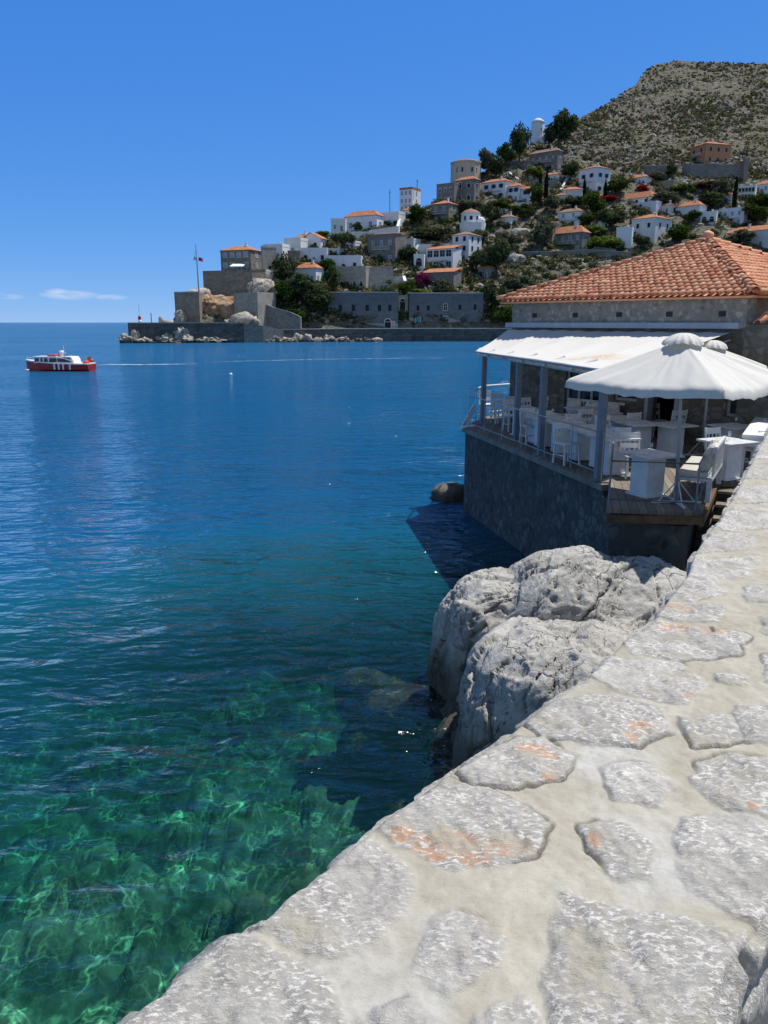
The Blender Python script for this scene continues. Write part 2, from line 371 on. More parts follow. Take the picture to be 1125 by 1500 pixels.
# ================================================================ NEAR: parapet wall, boulder
ZT = H-1.0      # top of the parapet
edge_px = [(165, 1500), (255, 1432), (340, 1362), (358, 1362), (470, 1277), (560, 1197), (655, 1130), (735, 1080), (790, 1040), (862, 988), (910, 940), (958, 903), (985, 868), (1008, 838), (1018, 806), (1050, 762), (1085, 705), (1110, 658), (1124, 632)]
E = [atz(x, y, ZT) for x, y in edge_px]
d0 = Vector((0.6, 0.8, 0)); d1 = (E[-1]-E[-3]).normalized()
E = [E[0]-d0*3.0, E[0]-d0*1.2, E[0]-d0*0.5] + E + [E[-1]+d1*1.5, E[-1]+d1*3.2]
STONES = [
 [(150,1520),(255,1428),(340,1358),(354,1358),(400,1400),(470,1438),(492,1500),(470,1560),(200,1600)],
 [(378,1347),(455,1283),(530,1230),(590,1268),(602,1310),(560,1370),(490,1402),(420,1375)],
 [(556,1212),(600,1175),(652,1138),(720,1160),(800,1205),(790,1242),(720,1275),(640,1262),(590,1240)],
 [(625,1372),(660,1345),(725,1362),(722,1410),(655,1452),(618,1430)],
 [(820,1312),(900,1335),(1000,1352),(1092,1368),(1105,1390),(1075,1520),(960,1600),(820,1560),(800,1430)],
 [(850,1210),(900,1203),(948,1238),(957,1290),(910,1292),(865,1245)],
 [(1010,1200),(1060,1190),(1180,1215),(1180,1345),(1120,1352),(1070,1340),(1010,1290),(1000,1240)],
 [(1020,1110),(1080,1102),(1200,1105),(1200,1190),(1070,1180),(1020,1150)],
 [(885,1125),(940,1115),(985,1145),(960,1178),(900,1168)],
 [(668,1125),(735,1085),(790,1078),(835,1108),(830,1140),(760,1152),(700,1147)],
 [(770,1060),(800,1038),(870,1018),(960,1033),(978,1070),(930,1092),(850,1088),(790,1078)],
 [(862,988),(895,962),(1000,972),(1036,1003),(1002,1027),(920,1017)],
 [(915,940),(960,908),(1060,928),(1085,955),(990,967),(930,955)],
 [(958,900),(975,882),(1060,888),(1052,910),(985,908)],
 [(1045,918),(1100,930),(1085,942),(1050,934)],
 [(1050,984),(1090,990),(1095,1004),(1060,1001)],
 [(985,872),(1000,852),(1040,848),(1062,868),(1010,880)],
 [(1000,1048),(1070,1052),(1082,1080),(1020,1092)],
 [(1085,1038),(1200,1030),(1200,1092),(1090,1082)],
 [(1008,842),(1018,818),(1110,815),(1096,842),(1040,848)],
 [(1014,808),(1045,778),(1110,782),(1090,806)],
 [(1090,858),(1200,850),(1200,885),(1095,880)],
 [(1120,905),(1200,900),(1200,935),(1125,930)],
 [(1120,960),(1200,955),(1200,1005),(1122,1000)],
 [(1048,768),(1075,742),(1180,745),(1180,772),(1060,776)],
 [(1070,735),(1085,712),(1200,708),(1200,736)],
 [(1088,700),(1100,680),(1200,676),(1200,702)],
 [(1102,672),(1110,655),(1200,655),(1200,670)],
 [(1115,648),(1124,633),(1200,630),(1200,648)],
 [(700,1500),(760,1470),(800,1520),(780,1600),(700,1590)],
 [(520,1500),(600,1470),(650,1520),(640,1600),(540,1600)],
]
ORANGE = [(655,1238,60,22),(740,1244,40,16),(590,1222,22,14),(700,1262,25,10),(775,1100,28,12),(800,1112,18,10),(802,1138,12,7),(940,1068,22,12),(925,1082,14,8),(1095,912,9,7),(1055,1160,6,4),(985,888,22,5),(1000,918,30,5),(1045,925,30,5),(872,1236,10,16),(1010,1020,14,3),(1102,1180,10,5)]

def wall_mat():
    b = NB('parapet_stone_and_mortar'); P = b.pos('World')
    st = b.attr('stone'); sid = b.attr('sid'); og = b.attr('orange'); gr = b.attr('groove')
    n1 = b.noise(P, 5.5, 6, 0.65); n2 = b.noise(P, 34, 5, 0.65); n3 = b.noise(b.pos('World', (1, 1.9, 1), (0, 0, R(35))), 66, 5, 0.66, 0.2); n4 = b.noise(P, 210, 4, 0.7); n5 = b.noise(b.pos('World', (1, 3.4, 1), (0, 0, R(20))), 14, 7, 0.8, 0.3)
    mort = b.mix(b.ramp(n1, 0.35, 0.68), (0.37, 0.345, 0.275), (0.475, 0.45, 0.38))
    mort = b.mix(b.ramp(b.noise(P, 2.6, 3, 0.5), 0.52, 0.68, 0, 0.75), mort, (0.50, 0.50, 0.475))
    mort = b.mix(b.ramp(n2, 0.35, 0.7, 0.0, 0.35), mort, (0.27, 0.245, 0.19)); mort = b.mix(b.ramp(b.noise(P, 11, 5, 0.7), 0.50, 0.72, 0, 0.55), mort, (0.33, 0.30, 0.235)); mort = b.mix(b.ramp(n4, 0.58, 0.72, 0, 0.5), mort, (0.24, 0.21, 0.16))
    base = b.mix(sid, (0.385, 0.37, 0.335), (0.50, 0.48, 0.44))
    base = b.mix(b.ramp(n1, 0.40, 0.66, 0.0, 0.6), base, (0.28, 0.265, 0.245))
    wh = b.math('MULTIPLY', b.ramp(n3, 0.50, 0.60), b.ramp(b.noise(P, 7, 5, 0.7), 0.38, 0.56, 0.15, 1.0)); base = b.mix(b.ramp(n5, 0.53, 0.60, 0, 0.6), base, (0.52, 0.50, 0.46)); base = b.mix(b.ramp(n5, 0.44, 0.36, 0, 0.45), base, (0.25, 0.24, 0.225))
    base = b.mix(b.math('MULTIPLY', wh, 0.9), base, (0.74, 0.72, 0.675))
    base = b.mix(b.ramp(n4, 0.60, 0.75, 0, 0.45), base, (0.16, 0.15, 0.145))
    base = b.mix(b.math('MULTIPLY', og, b.ramp(n3, 0.60, 0.46, 0.05, 0.85)), base, b.mix(n2, (0.42, 0.20, 0.10), (0.66, 0.42, 0.27)))
    c = b.mix(b.math('MULTIPLY', st, b.ramp(b.noise(P, 8, 5, 0.7), 0.36, 0.50, 0.12, 1.0)), mort, base)
    c = b.mix(b.math('MULTIPLY', gr, 0.9), c, (0.10, 0.085, 0.07))
    hh = b.math('ADD', b.math('MULTIPLY', n2, 0.55), b.math('ADD', b.math('MULTIPLY', n3, 0.8), b.math('MULTIPLY', n4, 0.16)))
    k = b.math('ADD', 0.34, b.math('MULTIPLY', st, 0.66))
    nm = b.bump(b.math('MULTIPLY', b.math('ADD', hh, b.math('MULTIPLY', n5, 0.7)), k), 0.75, 0.013)
    b.bsdf(c, 0.88, nm, spec=0.25); return b.m

def parapet():
    # resample the sea-side edge
    P = np.array([[p.x, p.y] for p in E]); seg = np.hypot(*np.diff(P, axis=0).T); s = np.concatenate([[0], np.cumsum(seg)])
    s0 = s[3]
    us = [0.0]
    while us[-1] < s[-1]:
        y = np.interp(us[-1], s, P[:, 1]); us.append(us[-1] + max(0.005, 0.0028*max(0.3, y)))
    us = np.array(us); nu = len(us)
    ex = np.interp(us, s, P[:, 0]); ey = np.interp(us, s, P[:, 1])
    ks = 61; kern = np.ones(ks)/ks
    pad = lambda a: np.concatenate([2*a[0]-a[1:ks//2+1][::-1], a, 2*a[-1]-a[-ks//2:-1][::-1]])
    lx = np.convolve(pad(ex), kern, 'same')[ks//2:ks//2+nu]; ly = np.convolve(pad(ey), kern, 'same')[ks//2:ks//2+nu]
    tx = np.gradient(lx); ty = np.gradient(ly)
    kk = 161; kern2 = np.ones(kk)/kk
    tx = np.convolve(np.pad(tx, kk//2, 'edge'), kern2, 'valid'); ty = np.convolve(np.pad(ty, kk//2, 'edge'), kern2, 'valid')
    tl = np.hypot(tx, ty); tx /= tl; ty /= tl
    nx, ny = ty, -tx                       # towards the walkway
    Wd = 0.672 + 0.06*np.clip((us-s0-0.75)/1.0, 0, 40)
    vt = np.concatenate([np.linspace(0, 0.06, 14, endpoint=False), np.linspace(0.06, 0.94, 175, endpoint=False), np.linspace(0.94, 1, 16)])
    nleft = 46; nright = 46
    zl = ZT - np.linspace(7.0, 0.02, nleft)**1.0; zr = ZT - np.linspace(0.02, 1.3, nright)
    nv = nleft+len(vt)+nright
    X = np.zeros((nu, nv)); Y = np.zeros((nu, nv)); Z = np.zeros((nu, nv)); N = np.zeros((nu, nv, 3))
    for j in range(nv):
        if j < nleft:
            off = 0*Wd - 0.004 - 0.03*(ZT-zl[j])/6; X[:, j] = ex+nx*off; Y[:, j] = ey+ny*off; Z[:, j] = zl[j]; N[:, j, 0] = -nx; N[:, j, 1] = -ny
        elif j < nleft+len(vt):
            t = vt[j-nleft]; w = sstep(0.0, 0.08, t); exx = ex*(1-w)+lx*w; eyy = ey*(1-w)+ly*w
            off = Wd*t; X[:, j] = exx+nx*off; Y[:, j] = eyy+ny*off; Z[:, j] = ZT
            rd = 0.022
            dl = np.clip(1-(Wd*t)/rd, 0, 1); dr = np.clip(1-(Wd*(1-t))/rd, 0, 1)
            Z[:, j] -= rd*(1-np.sqrt(1-np.clip(dl, 0, 1)**2*0.9)) + rd*(1-np.sqrt(1-dr**2*0.9)); N[:, j, 2] = 1
        else:
            k = j-nleft-len(vt); X[:, j] = lx+nx*(Wd+0.003); Y[:, j] = ly+ny*(Wd+0.003); Z[:, j] = zr[k]; N[:, j, 0] = nx; N[:, j, 1] = ny
    # stones laid in the top
    wx = X + 0.018*fbm(X*9, Y*9, Z*9, 3); wy = Y + 0.018*fbm(X*9+40, Y*9, Z*9, 3)
    st = np.full(X.shape, -9.0); sid = np.zeros(X.shape)
    for i, poly in enumerate(STONES):
        q = np.array([atz(a, b_, ZT)[:2] for a, b_ in poly])
        lo = q.min(0)-0.1; hi = q.max(0)+0.1
        m_ = (wx > lo[0]) & (wx < hi[0]) & (wy > lo[1]) & (wy < hi[1])
        if not m_.any(): continue
        px_, py_ = wx[m_], wy[m_]; dmin = np.full(px_.shape, 9.0); ins = np.zeros(px_.shape, bool)
        for k in range(len(q)):
            a = q[k]; c_ = q[(k+1) % len(q)]; e = c_-a; L2 = e@e
            t = np.clip(((px_-a[0])*e[0]+(py_-a[1])*e[1])/L2, 0, 1); dmin = np.minimum(dmin, np.hypot(px_-a[0]-t*e[0], py_-a[1]-t*e[1]))
            c1 = (a[1] > py_) != (c_[1] > py_); xi = a[0]+(py_-a[1])/(c_[1]-a[1]+1e-12)*(c_[0]-a[0]); ins ^= c1 & (px_ < xi)
        sd = np.where(ins, dmin, -dmin); old = st[m_]; new = np.maximum(old, sd); st[m_] = new
        tmp = sid[m_]; tmp[sd >= new-1e-9] = (i*0.618) % 1; sid[m_] = tmp
    # side faces: rubble courses
    f1, f2, cc = worley(X*3.2+Y*1.1, (Y*0+Z)*4.2, X*0)
    jj = np.arange(nv)[None, :]+np.zeros((nu, 1))
    side = (jj < nleft) | (jj >= nleft+len(vt))
    st = np.where(side, (f2-f1)*0.16-0.02, st); sid = np.where(side, cc, sid)
    st = st+0.012+0.012*fbm(X*22, Y*22, Z*22, 3); inside = sstep(-0.006, 0.014, st); rise = sstep(-0.012, 0.035, st)
    gm = sstep(0.5, 0.62, vnoise(X*6, Y*6, Z*6)*0.5+0.5)
    groove = np.exp(-((st-0.002+0.006*vnoise(X*30, Y*30, Z*30))/0.0035)**2)*gm
    low = fbm(X*2.1, Y*2.1, Z*2.1, 3); mid = fbm(X*9, Y*9, Z*9, 4); fine = fbm(X*30, Y*30, Z*30, 3)
    chip = fbm(X*16+Y*4, Y*5+3, Z*9, 4)
    f5, f6, _c = worley(X*14, Y*14, Z*14)
    h = 0.016*low + 0.0035*fine + rise*(0.003 + 0.011*mid + 0.005*fine + 0.008*np.abs(chip)*1.5) + (1-rise)*(0.007*mid+0.0015*fine) - 0.010*groove
    h = h - 0.0 + side*(inside*0.03-0.02)
    V = np.stack([X+N[..., 0]*h, Y+N[..., 1]*h, Z+N[..., 2]*h], -1)
    # uneven, slightly worn arrises
    o = np_mesh('stone_parapet', V.reshape(-1, 3), grid_faces(nu, nv)[:, ::-1], [wall_mat()], True)
    og = np.zeros(X.shape)
    for a, b_, wa, wb in ORANGE:
        c0 = atz(a, b_, ZT); c1 = atz(a+wa, b_, ZT); c2 = atz(a, b_+wb, ZT); rx = (c1-c0).length; ry = (c2-c0).length
        u = ((X-c0.x)/rx)**2+((Y-c0.y)/ry)**2
        og = np.maximum(og, sstep(1.35, 0.35, u+0.9*mid+0.7*fine))
    set_attr(o, 'stone', inside.ravel()); set_attr(o, 'sid', sid.ravel()); set_attr(o, 'orange', (og*inside).ravel()); set_attr(o, 'groove', groove.ravel())
    tag(o, 'thick stone parapet of pale grey and orange-veined stones set in mortar along the right foreground', 'wall')
    return lx, ly, nx, ny, Wd
wlx, wly, wnx, wny, wWd = parapet()

def rock_mat(name, c1, c2, wet=True, sc1=1.0):
    b = NB(name); P = b.pos('World'); sp = b.n('SeparateXYZ'); b.l(P, sp.inputs[0])
    n1 = b.noise(P, 1.3*sc1, 6, 0.65); n2 = b.noise(P, 7*sc1, 6, 0.68, 0.4)
    vs_ = b.pos('World', (1.0, 1.0, 0.38), (R(18), R(-32), R(30)))
    cr = b.vor(b.mix(0.25, vs_, b.noise(vs_, 1.6*sc1, 4, 0.6, 0, 'Color')), 2.3*sc1, 'DISTANCE_TO_EDGE')
    cr2 = b.vor(b.mix(0.35, vs_, b.noise(vs_, 4*sc1, 4, 0.6, 0, 'Color')), 7*sc1, 'DISTANCE_TO_EDGE')
    crack = b.math('ADD', b.ramp(cr, 0.0, 0.02, 0.9, 0), b.ramp(cr2, 0, 0.04, 0.4, 0), clamp=True)
    crack = b.math('MULTIPLY', crack, b.ramp(b.noise(P, 2.0*sc1, 3, 0.5), 0.42, 0.58))
    c = b.mix(b.ramp(n1, 0.33, 0.66), c1, c2)
    c = b.mix(b.ramp(n2, 0.48, 0.70, 0, 0.6), c, tuple(min(0.62, x*1.35) for x in c2))
    c = b.mix(b.ramp(n2, 0.42, 0.28, 0, 0.6), c, tuple(x*0.55 for x in c1))
    c = b.mix(b.math('MULTIPLY', crack, 0.55), c, tuple(x*0.4 for x in c1))
    if wet:
        wl = b.math('ADD', sp.outputs[2], b.math('MULTIPLY', b.math('SUBTRACT', n1, 0.5), 0.7))
        c = b.mix(b.ramp(wl, 0.15, 1.25, 0.90, 0.0), c, (0.06, 0.048, 0.032))
    h = b.math('SUBTRACT', b.math('ADD', b.math('MULTIPLY', n2, 0.8), b.math('MULTIPLY', b.noise(P, 30*sc1, 4, 0.7), 0.25)), b.math('MULTIPLY', crack, 0.8))
    b.bsdf(c, 0.9, b.bump(h, 0.8, 0.05/sc1), spec=0.2); return b.m
M_ROCK = rock_mat('limestone_rock', (0.33, 0.32, 0.30), (0.46, 0.45, 0.42))

def sculpt(name, blobs, voxel, fine=1.0, seed=0.0):
    """fuses lumps, then carves bedding, cracks and pits"""
    m_ = MB()
    for (c, r, rot) in blobs:
        bm = bmesh.new(); bmesh.ops.create_icosphere(bm, subdivisions=3, radius=1)
        Mx = Matrix.Translation(c) @ Matrix.Rotation(R(rot), 4, 'Z')
        for v in bm.verts:
            q = v.co; pw = 0.72
            q = Vector([math.copysign(abs(k)**pw, k) for k in q]); v.co = Mx @ Vector((q.x*r[0], q.y*r[1], q.z*r[2]))
        m_.bm(bm)
    o = m_.build('tmp'); md = o.modifiers.new('r', 'REMESH'); md.mode = 'VOXEL'; md.voxel_size = voxel
    sm_ = o.modifiers.new('s', 'SMOOTH'); sm_.iterations = 6; sm_.factor = 0.6
    dg = bpy.context.evaluated_depsgraph_get(); me = bpy.data.meshes.new_from_object(o.evaluated_get(dg))
    bpy.data.objects.remove(o)
    n = len(me.vertices); V = np.empty(n*3, dtype=np.float32); me.vertices.foreach_get('co', V); V = V.reshape(-1, 3).astype(float)
    for it in range(2):
        N = np.empty(n*3, dtype=np.float32); me.vertices.foreach_get('normal', N); N = N.reshape(-1, 3)
        x, y, z = V.T
        if it == 0:
            d = 0.14*fbm(x*0.8+seed, y*0.8, z*0.8, 3)
            for q_, am in ((0.9, 0.13), (2.1, 0.035)):          # angular blocks: each cell keeps its own tilted face
                f1, f2, c = worley(x*q_+seed, y*q_, z*q_*0.8); c2 = (c*7.13) % 1; c3 = (c*13.7) % 1
                d += am*((c-0.5) + (c2-0.5)*np.sin(x*q_*1.7+c*6) + (c3-0.5)*np.cos(z*q_*1.9+c2*6))*sstep(0.0, 0.12, f2-f1)
        else:
            a = R(32); u = x*math.cos(a)+y*math.sin(a); v = -x*math.sin(a)+y*math.cos(a)
            w = z*0.9-u*0.5
            wp = 0.30*fbm(x*1.4, y*1.4, z*1.4+seed, 3)
            r1 = fbm((v+wp)*4.2, w*1.1, (u+wp)*0.8, 4); r2 = fbm((v+wp*0.6)*11+5, w*3.0, u*1.7, 4)
            groove = -np.exp(-(r1/0.03)**2)*0.06 - np.exp(-(r2/0.035)**2)*0.022
            f1, f2, c = worley((v+wp)*1.5+seed, w*0.9, u*0.55)
            crack = np.exp(-((f2-f1)/0.022)**2)
            f3, f4, c3 = worley(x*4.4, y*4.4, z*2.6+seed)
            crack2 = np.exp(-((f4-f3)/0.035)**2)*sstep(0.0, 0.3, fbm(x*.9, y*.9, z+seed, 2)+0.05)
            d = groove + 0.05*(c-0.5) - 0.10*crack - 0.02*crack2 + 0.015*r1 + 0.018*fbm(x*6, y*6, z*6, 4)+0.012*fbm(x*17, y*17, z*17, 3)
        V = V + N*(d*fine)[:, None]
        me.vertices.foreach_set('co', V.astype(np.float32).ravel()); me.update()
    me.polygons.foreach_set('use_smooth', np.full(len(me.polygons), True)); me.materials.append(M_ROCK)
    o = link_mesh(name, me); return o

bl = []
def lump(px, py, Y, rx, ry, rz, rot=0):
    bl.append((at(px, py, Y), (rx, ry, rz), rot))
bl = [((3.35, 11.2, 0.45), (1.80, 1.30, 1.72), 8), ((2.35, 9.15, 0.25), (1.35, 1.30, 1.52), -22), ((1.72, 11.2, 0.30), (0.90, 0.82, 1.55), 12),
      ((4.35, 10.4, 0.30), (1.15, 1.35, 1.52), 25), ((3.3, 10.0, -0.2), (1.5, 1.3, 1.75), 0), ((2.6, 10.0, -0.8), (2.0, 2.4, 1.1), 0)]
bl = [(Vector(c), r, a) for c, r, a in bl]
boulder = sculpt('boulder', bl, 0.032, 1.0, 3.0)
tag(boulder, 'large cracked grey limestone boulder rising from the water between parapet and restaurant terrace', 'rock')
o = sculpt('sea_rock', [(Vector((2.15, 24.6, 0.05)), (0.62, 0.6, 0.45), 20), (Vector((2.5, 24.9, 0.0)), (0.5, 0.6, 0.4), 0)], 0.06, 0.6, 9.0)
tag(o, 'small dark rock standing in the water at the far foot of the terrace wall', 'rock')
o = sculpt('submerged_rock', [(Vector((0.3, 11.6, -0.75)), (0.75, 0.45, 0.5), 10), (Vector((-0.1, 12.6, -0.95)), (0.8, 0.35, 0.5), 160), (Vector((0.75, 10.9, -0.7)), (0.5, 0.7, 0.5), 0), (Vector((0.35, 12.2, -2.1)), (1.0, 1.2, 0.9), 30), (Vector((0.6, 10.0, -1.8)), (0.7, 0.9, 0.7), 0)], 0.06, 0.9, 15.0)
o.data.materials.clear(); o.data.materials.append(simple('weedy_reef_rock', (0.075, 0.062, 0.035), 0.95, 0.3, 3, 0.6, 0.03, kind='World', spec=.05))
tag(o, 'brown weedy reef just under the surface at the left foot of the big boulder', 'rock')
# ================================================================ FAR SHORE: terrain
def ip(x, pts):
    return float(np.interp(x, [p[0] for p in pts], [p[1] for p in pts]))
SHORE = [(120, 218), (176, 222), (300, 226), (450, 235), (600, 240), (760, 240), (1125, 236), (1700, 220)]
RISE = [(505, -3), (500, 0), (480, 5), (470, 7), (450, 10), (430, 16), (400, 30), (350, 54), (300, 80), (250, 112), (200, 152), (150, 200), (90, 275), (40, 330)]
RP = sorted(RISE)
def D(px, py): return ip(px, SHORE) + ip(py, RP)
SKY = [(150, 486), (200, 484), (240, 478), (252, 471), (262, 452), (300, 440), (345, 432), (378, 428), (400, 400), (425, 384), (440, 372), (480, 350), (500, 343), (550, 336), (585, 318), (620, 306), (640, 296), (655, 275), (700, 258), (712, 250), (745, 230), (775, 212), (800, 204), (838, 182), (870, 162), (905, 140), (930, 124), (940, 113), (948, 99), (962, 93), (990, 90), (1050, 92), (1125, 93), (1300, 95), (1500, 120), (1750, 200)]
def sky_at(px): return ip(px, SKY)

def terr_mat():
    b = NB('dry_hillside'); P = b.pos('World'); sp = b.n('SeparateXYZ'); b.l(P, sp.inputs[0])
    n1 = b.noise(P, 0.05, 5, 0.6); n2 = b.noise(P, 0.35, 6, 0.7); n3 = b.noise(P, 1.6, 4, 0.7)
    v = b.vor(P, 0.55, 'F1'); v2 = b.vor(P, 0.28, 'F1')
    c = b.mix(b.ramp(n2, 0.35, 0.65), (0.105, 0.097, 0.074), (0.18, 0.165, 0.132))
    c = b.mix(b.ramp(n3, 0.5, 0.66, 0, 0.8), c, (0.25, 0.235, 0.20))
    c = b.mix(b.math('MULTIPLY', b.ramp(v, 0.42, 0.22), b.ramp(n1, 0.3, 0.6, 0.45, 1)), c, (0.040, 0.052, 0.020))
    c = b.mix(b.ramp(v2, 0.22, 0.12, 0, 0.8), c, (0.30, 0.285, 0.25))
    b.bsdf(c, 0.95, b.bump(b.math('ADD', n2, b.math('MULTIPLY', n3, 0.4)), 0.9, 1.2), spec=0.05); return b.m
M_TERR = terr_mat()
def terrain():
    pxs = np.arange(193, 1740, 3.5); nt = 190; nb = 14
    rows = []
    for px in pxs:
        s = sky_at(px); r = []
        for t in np.linspace(0, 1, nt):
            py = 506+(s-506)*t; r.append(at(px, py, D(px, py)))
        top = r[-1]; Yt = top.y
        dn = min(90.0, 25+top.z*1.2)
        for k in range(1, nb+1):
            f = k/nb; r.append(Vector((top.x*(1+0.35*f*dn/ max(Yt, 1)), Yt+dn*1.4*f, top.z*(1-f**1.4)-4*f)))
        rows.append(r)
    A = np.array([[v[:] for v in r] for r in rows])
    x, y, z = A[..., 0], A[..., 1], A[..., 2]
    amp = sstep(6, 30, z)
    hi = sstep(60, 100, z)
    n = amp*(0.9+1.2*hi)*fbm(x*0.09, y*0.09, z*0.09, 4) + amp*0.5*fbm(x*0.4, y*0.4, z*0.4, 3)
    A[..., 2] += n*1.0; A[..., 1] += n*0.5
    tag(np_mesh('hillside', A.reshape(-1, 3), grid_faces(*A.shape[:2])[:, ::-1], [M_TERR], True), kind='structure')
    return A
TER = terrain()

# ---------------------------------------------------------------- town materials
def plaster(name, c, dirt=0.12):
    b = NB(name); P = b.pos('Object'); n = b.noise(b.pos('Object', (1, 1, 0.35)), 0.9, 5, 0.65); n2 = b.noise(P, 5, 4, 0.6)
    cc = b.mix(b.ramp(n, 0.45, 0.72, 0, dirt*4), c, tuple(x*0.72 for x in c)); cc = b.mix(b.ramp(n2, 0.5, 0.75, 0, dirt*2), cc, tuple(x*0.8 for x in c))
    b.bsdf(cc, 0.85, b.bump(n2, 0.3, 0.03), spec=0.2); return b.m
def masonry(name, c1, c2, mortar, scale=1.0, zs=1.7, bump=0.6, kind='Object', seam=0.05):
    b = NB(name); P = b.pos(kind, (1, 1, zs))
    nz = b.noise(P, 1.3*scale, 3, 0.5, 0, 'Color'); w = b.n('Mix', data_type='RGBA'); w.inputs['Factor'].default_value = 0.10/scale if scale > 1 else 0.12
    b.l(P, w.inputs[6]); b.l(nz, w.inputs[7]); wv = w.outputs[2]
    cell = b.vor(wv, scale, 'F1', 'Color'); e = b.vor(wv, scale, 'DISTANCE_TO_EDGE')
    sc_ = b.n('SeparateColor'); b.l(cell, sc_.inputs[0])
    n2 = b.noise(P, 5*scale, 5, 0.65)
    big = b.noise(b.pos(kind), 0.25*min(scale, 2), 4, 0.6)
    c = b.mix(sc_.outputs[0], c1, c2); c = b.mix(b.ramp(n2, 0.5, 0.75, 0, 0.5), c, tuple(min(.6, x*1.35) for x in c2))
    c = b.mix(b.ramp(big, 0.45, 0.7, 0, 0.5), c, tuple(x*0.6 for x in c1))
    f = b.ramp(e, seam*0.3, seam*1.6, 1, 0)
    c = b.mix(f, c, mortar)
    h = b.math('ADD', b.math('MULTIPLY', b.ramp(e, 0, seam*3.5), 1.0), b.math('MULTIPLY', n2, 0.45))
    b.bsdf(c, 0.92, b.bump(h, bump, 0.06/scale), spec=0.12); return b.m
M_WHITE = [plaster('white_limewash', (0.74, 0.75, 0.75), .10), plaster('white_limewash_aged', (0.66, 0.66, 0.64), .14), plaster('cool_white_render', (0.68, 0.72, 0.77), .10)]
M_CREAM = plaster('cream_render', (0.52, 0.44, 0.33)); M_SALMON = plaster('salmon_render', (0.50, 0.24, 0.13)); M_TAN = plaster('tan_plaster', (0.36, 0.29, 0.20), .2)
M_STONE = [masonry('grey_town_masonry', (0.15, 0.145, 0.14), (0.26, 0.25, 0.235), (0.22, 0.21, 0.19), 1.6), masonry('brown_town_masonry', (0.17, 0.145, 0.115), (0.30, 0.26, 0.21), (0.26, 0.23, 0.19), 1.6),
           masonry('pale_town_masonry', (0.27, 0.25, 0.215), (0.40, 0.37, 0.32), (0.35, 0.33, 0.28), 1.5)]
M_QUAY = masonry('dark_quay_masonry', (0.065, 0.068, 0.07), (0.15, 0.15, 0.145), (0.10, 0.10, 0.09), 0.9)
def tile_far():
    b = NB('terracotta_tiles_far'); P = b.pos('Object'); n = b.noise(P, 1.1, 5, 0.7); n2 = b.noise(P, 6, 3, 0.6)
    w = b.n('TexWave', wave_type='BANDS', bands_direction='X'); b.l(P, w.inputs['Vector']); w.inputs['Scale'].default_value = 1.6; w.inputs['Distortion'].default_value = 0.3
    c = b.mix(b.ramp(n, 0.35, 0.65), (0.36, 0.13, 0.065), (0.50, 0.235, 0.13)); c = b.mix(b.ramp(n2, 0.55, 0.75, 0, 0.6), c, (0.33, 0.22, 0.14))
    b.bsdf(c, 0.85, b.bump(w.outputs['Fac'], 0.5, 0.08), spec=0.15); return b.m
M_TILE = tile_far()
M_TILE2 = simple('weathered_brown_tiles', (0.30, 0.19, 0.125), 0.9, 0.2, 1.5, 0.3, 0.05)
M_FLAT = simple('flat_roof_screed', (0.40, 0.375, 0.33), 0.9, 0.15, 0.8)
M_PANE = simple('dark_window_glass', (0.014, 0.018, 0.026), 0.4, 0.2, 2, spec=0.15)
M_PANE2 = simple('grey_blue_shutters', (0.13, 0.20, 0.27), 0.6, 0.1, 2)
M_PANE3 = simple('curtained_window', (0.30, 0.33, 0.36), 0.4, 0.1, 2)
M_SHUT = simple('deep_blue_shutters', (0.025, 0.055, 0.14), 0.6, 0.1, 2)
M_TRIM = simple('painted_white_trim', (0.78, 0.78, 0.76), 0.6, 0.05, 2)
M_TURQ = simple('turquoise_door_paint', (0.05, 0.24, 0.27), 0.6, 0.1, 2)

_winc = {}
def win_mesh(w, h, style):
    key = (round(w, 1), round(h, 1), style)
    if key in _winc: return _winc[key]
    w, h = key[0], key[1]
    m = MB(); pane = {'d': M_PANE, 's': M_PANE, 'g': M_PANE2, 'c': M_PANE3, 'a': M_PANE, 'b': M_SHUT, 't': M_TURQ, 'w': M_PANE}[style]
    trim = M_TRIM if style in 'agbwct' else M_PANE2
    m.use(pane); m.box(-w/2, w/2, -0.03, 0.1, 0, h)
    m.use(trim); t = 0.09
    m.box(-w/2-t, -w/2, -0.08, 0.1, -t, h+t); m.box(w/2, w/2+t, -0.08, 0.1, -t, h+t); m.box(-w/2, w/2, -0.08, 0.1, h, h+t); m.box(-w/2, w/2, -0.10, 0.1, -t, 0)
    if style in 'gcw': m.box(-0.03, 0.03, -0.05, 0.1, 0, h); m.box(-w/2, -0.03, -0.045, 0.1, h*0.55, h*0.55+0.05); m.box(0.03, w/2, -0.045, 0.1, h*0.55, h*0.55+0.05)
    if style in 'a':        # arched head
        vs = [(w/2*math.cos(t_), -0.06, h+w/2*math.sin(t_)) for t_ in np.linspace(0, math.pi, 9)]
        m.use(pane); m.add(vs, [list(range(9))])
        r2 = w/2+0.16
        vo = [(w/2*math.cos(t_), -0.085, h+0.0+w/2*math.sin(t_)) for t_ in np.linspace(0, math.pi, 9)] + [(r2*math.cos(t_), -0.085, h+r2*math.sin(t_)) for t_ in np.linspace(0, math.pi, 9)]
        m.use(trim); m.add(vo, [(i, i+9, i+10, i+1) for i in range(8)])
    if style == 's':        # open shutters either side
        m.use(M_SHUT); m.box(-w/2-t-w*0.45, -w/2-t, -0.10, -0.03, 0, h); m.box(w/2+t, w/2+t+w*0.45, -0.10, -0.03, 0, h)
    o = m.build('window'); me = o.data; bpy.data.objects.remove(o); _winc[key] = me; return me
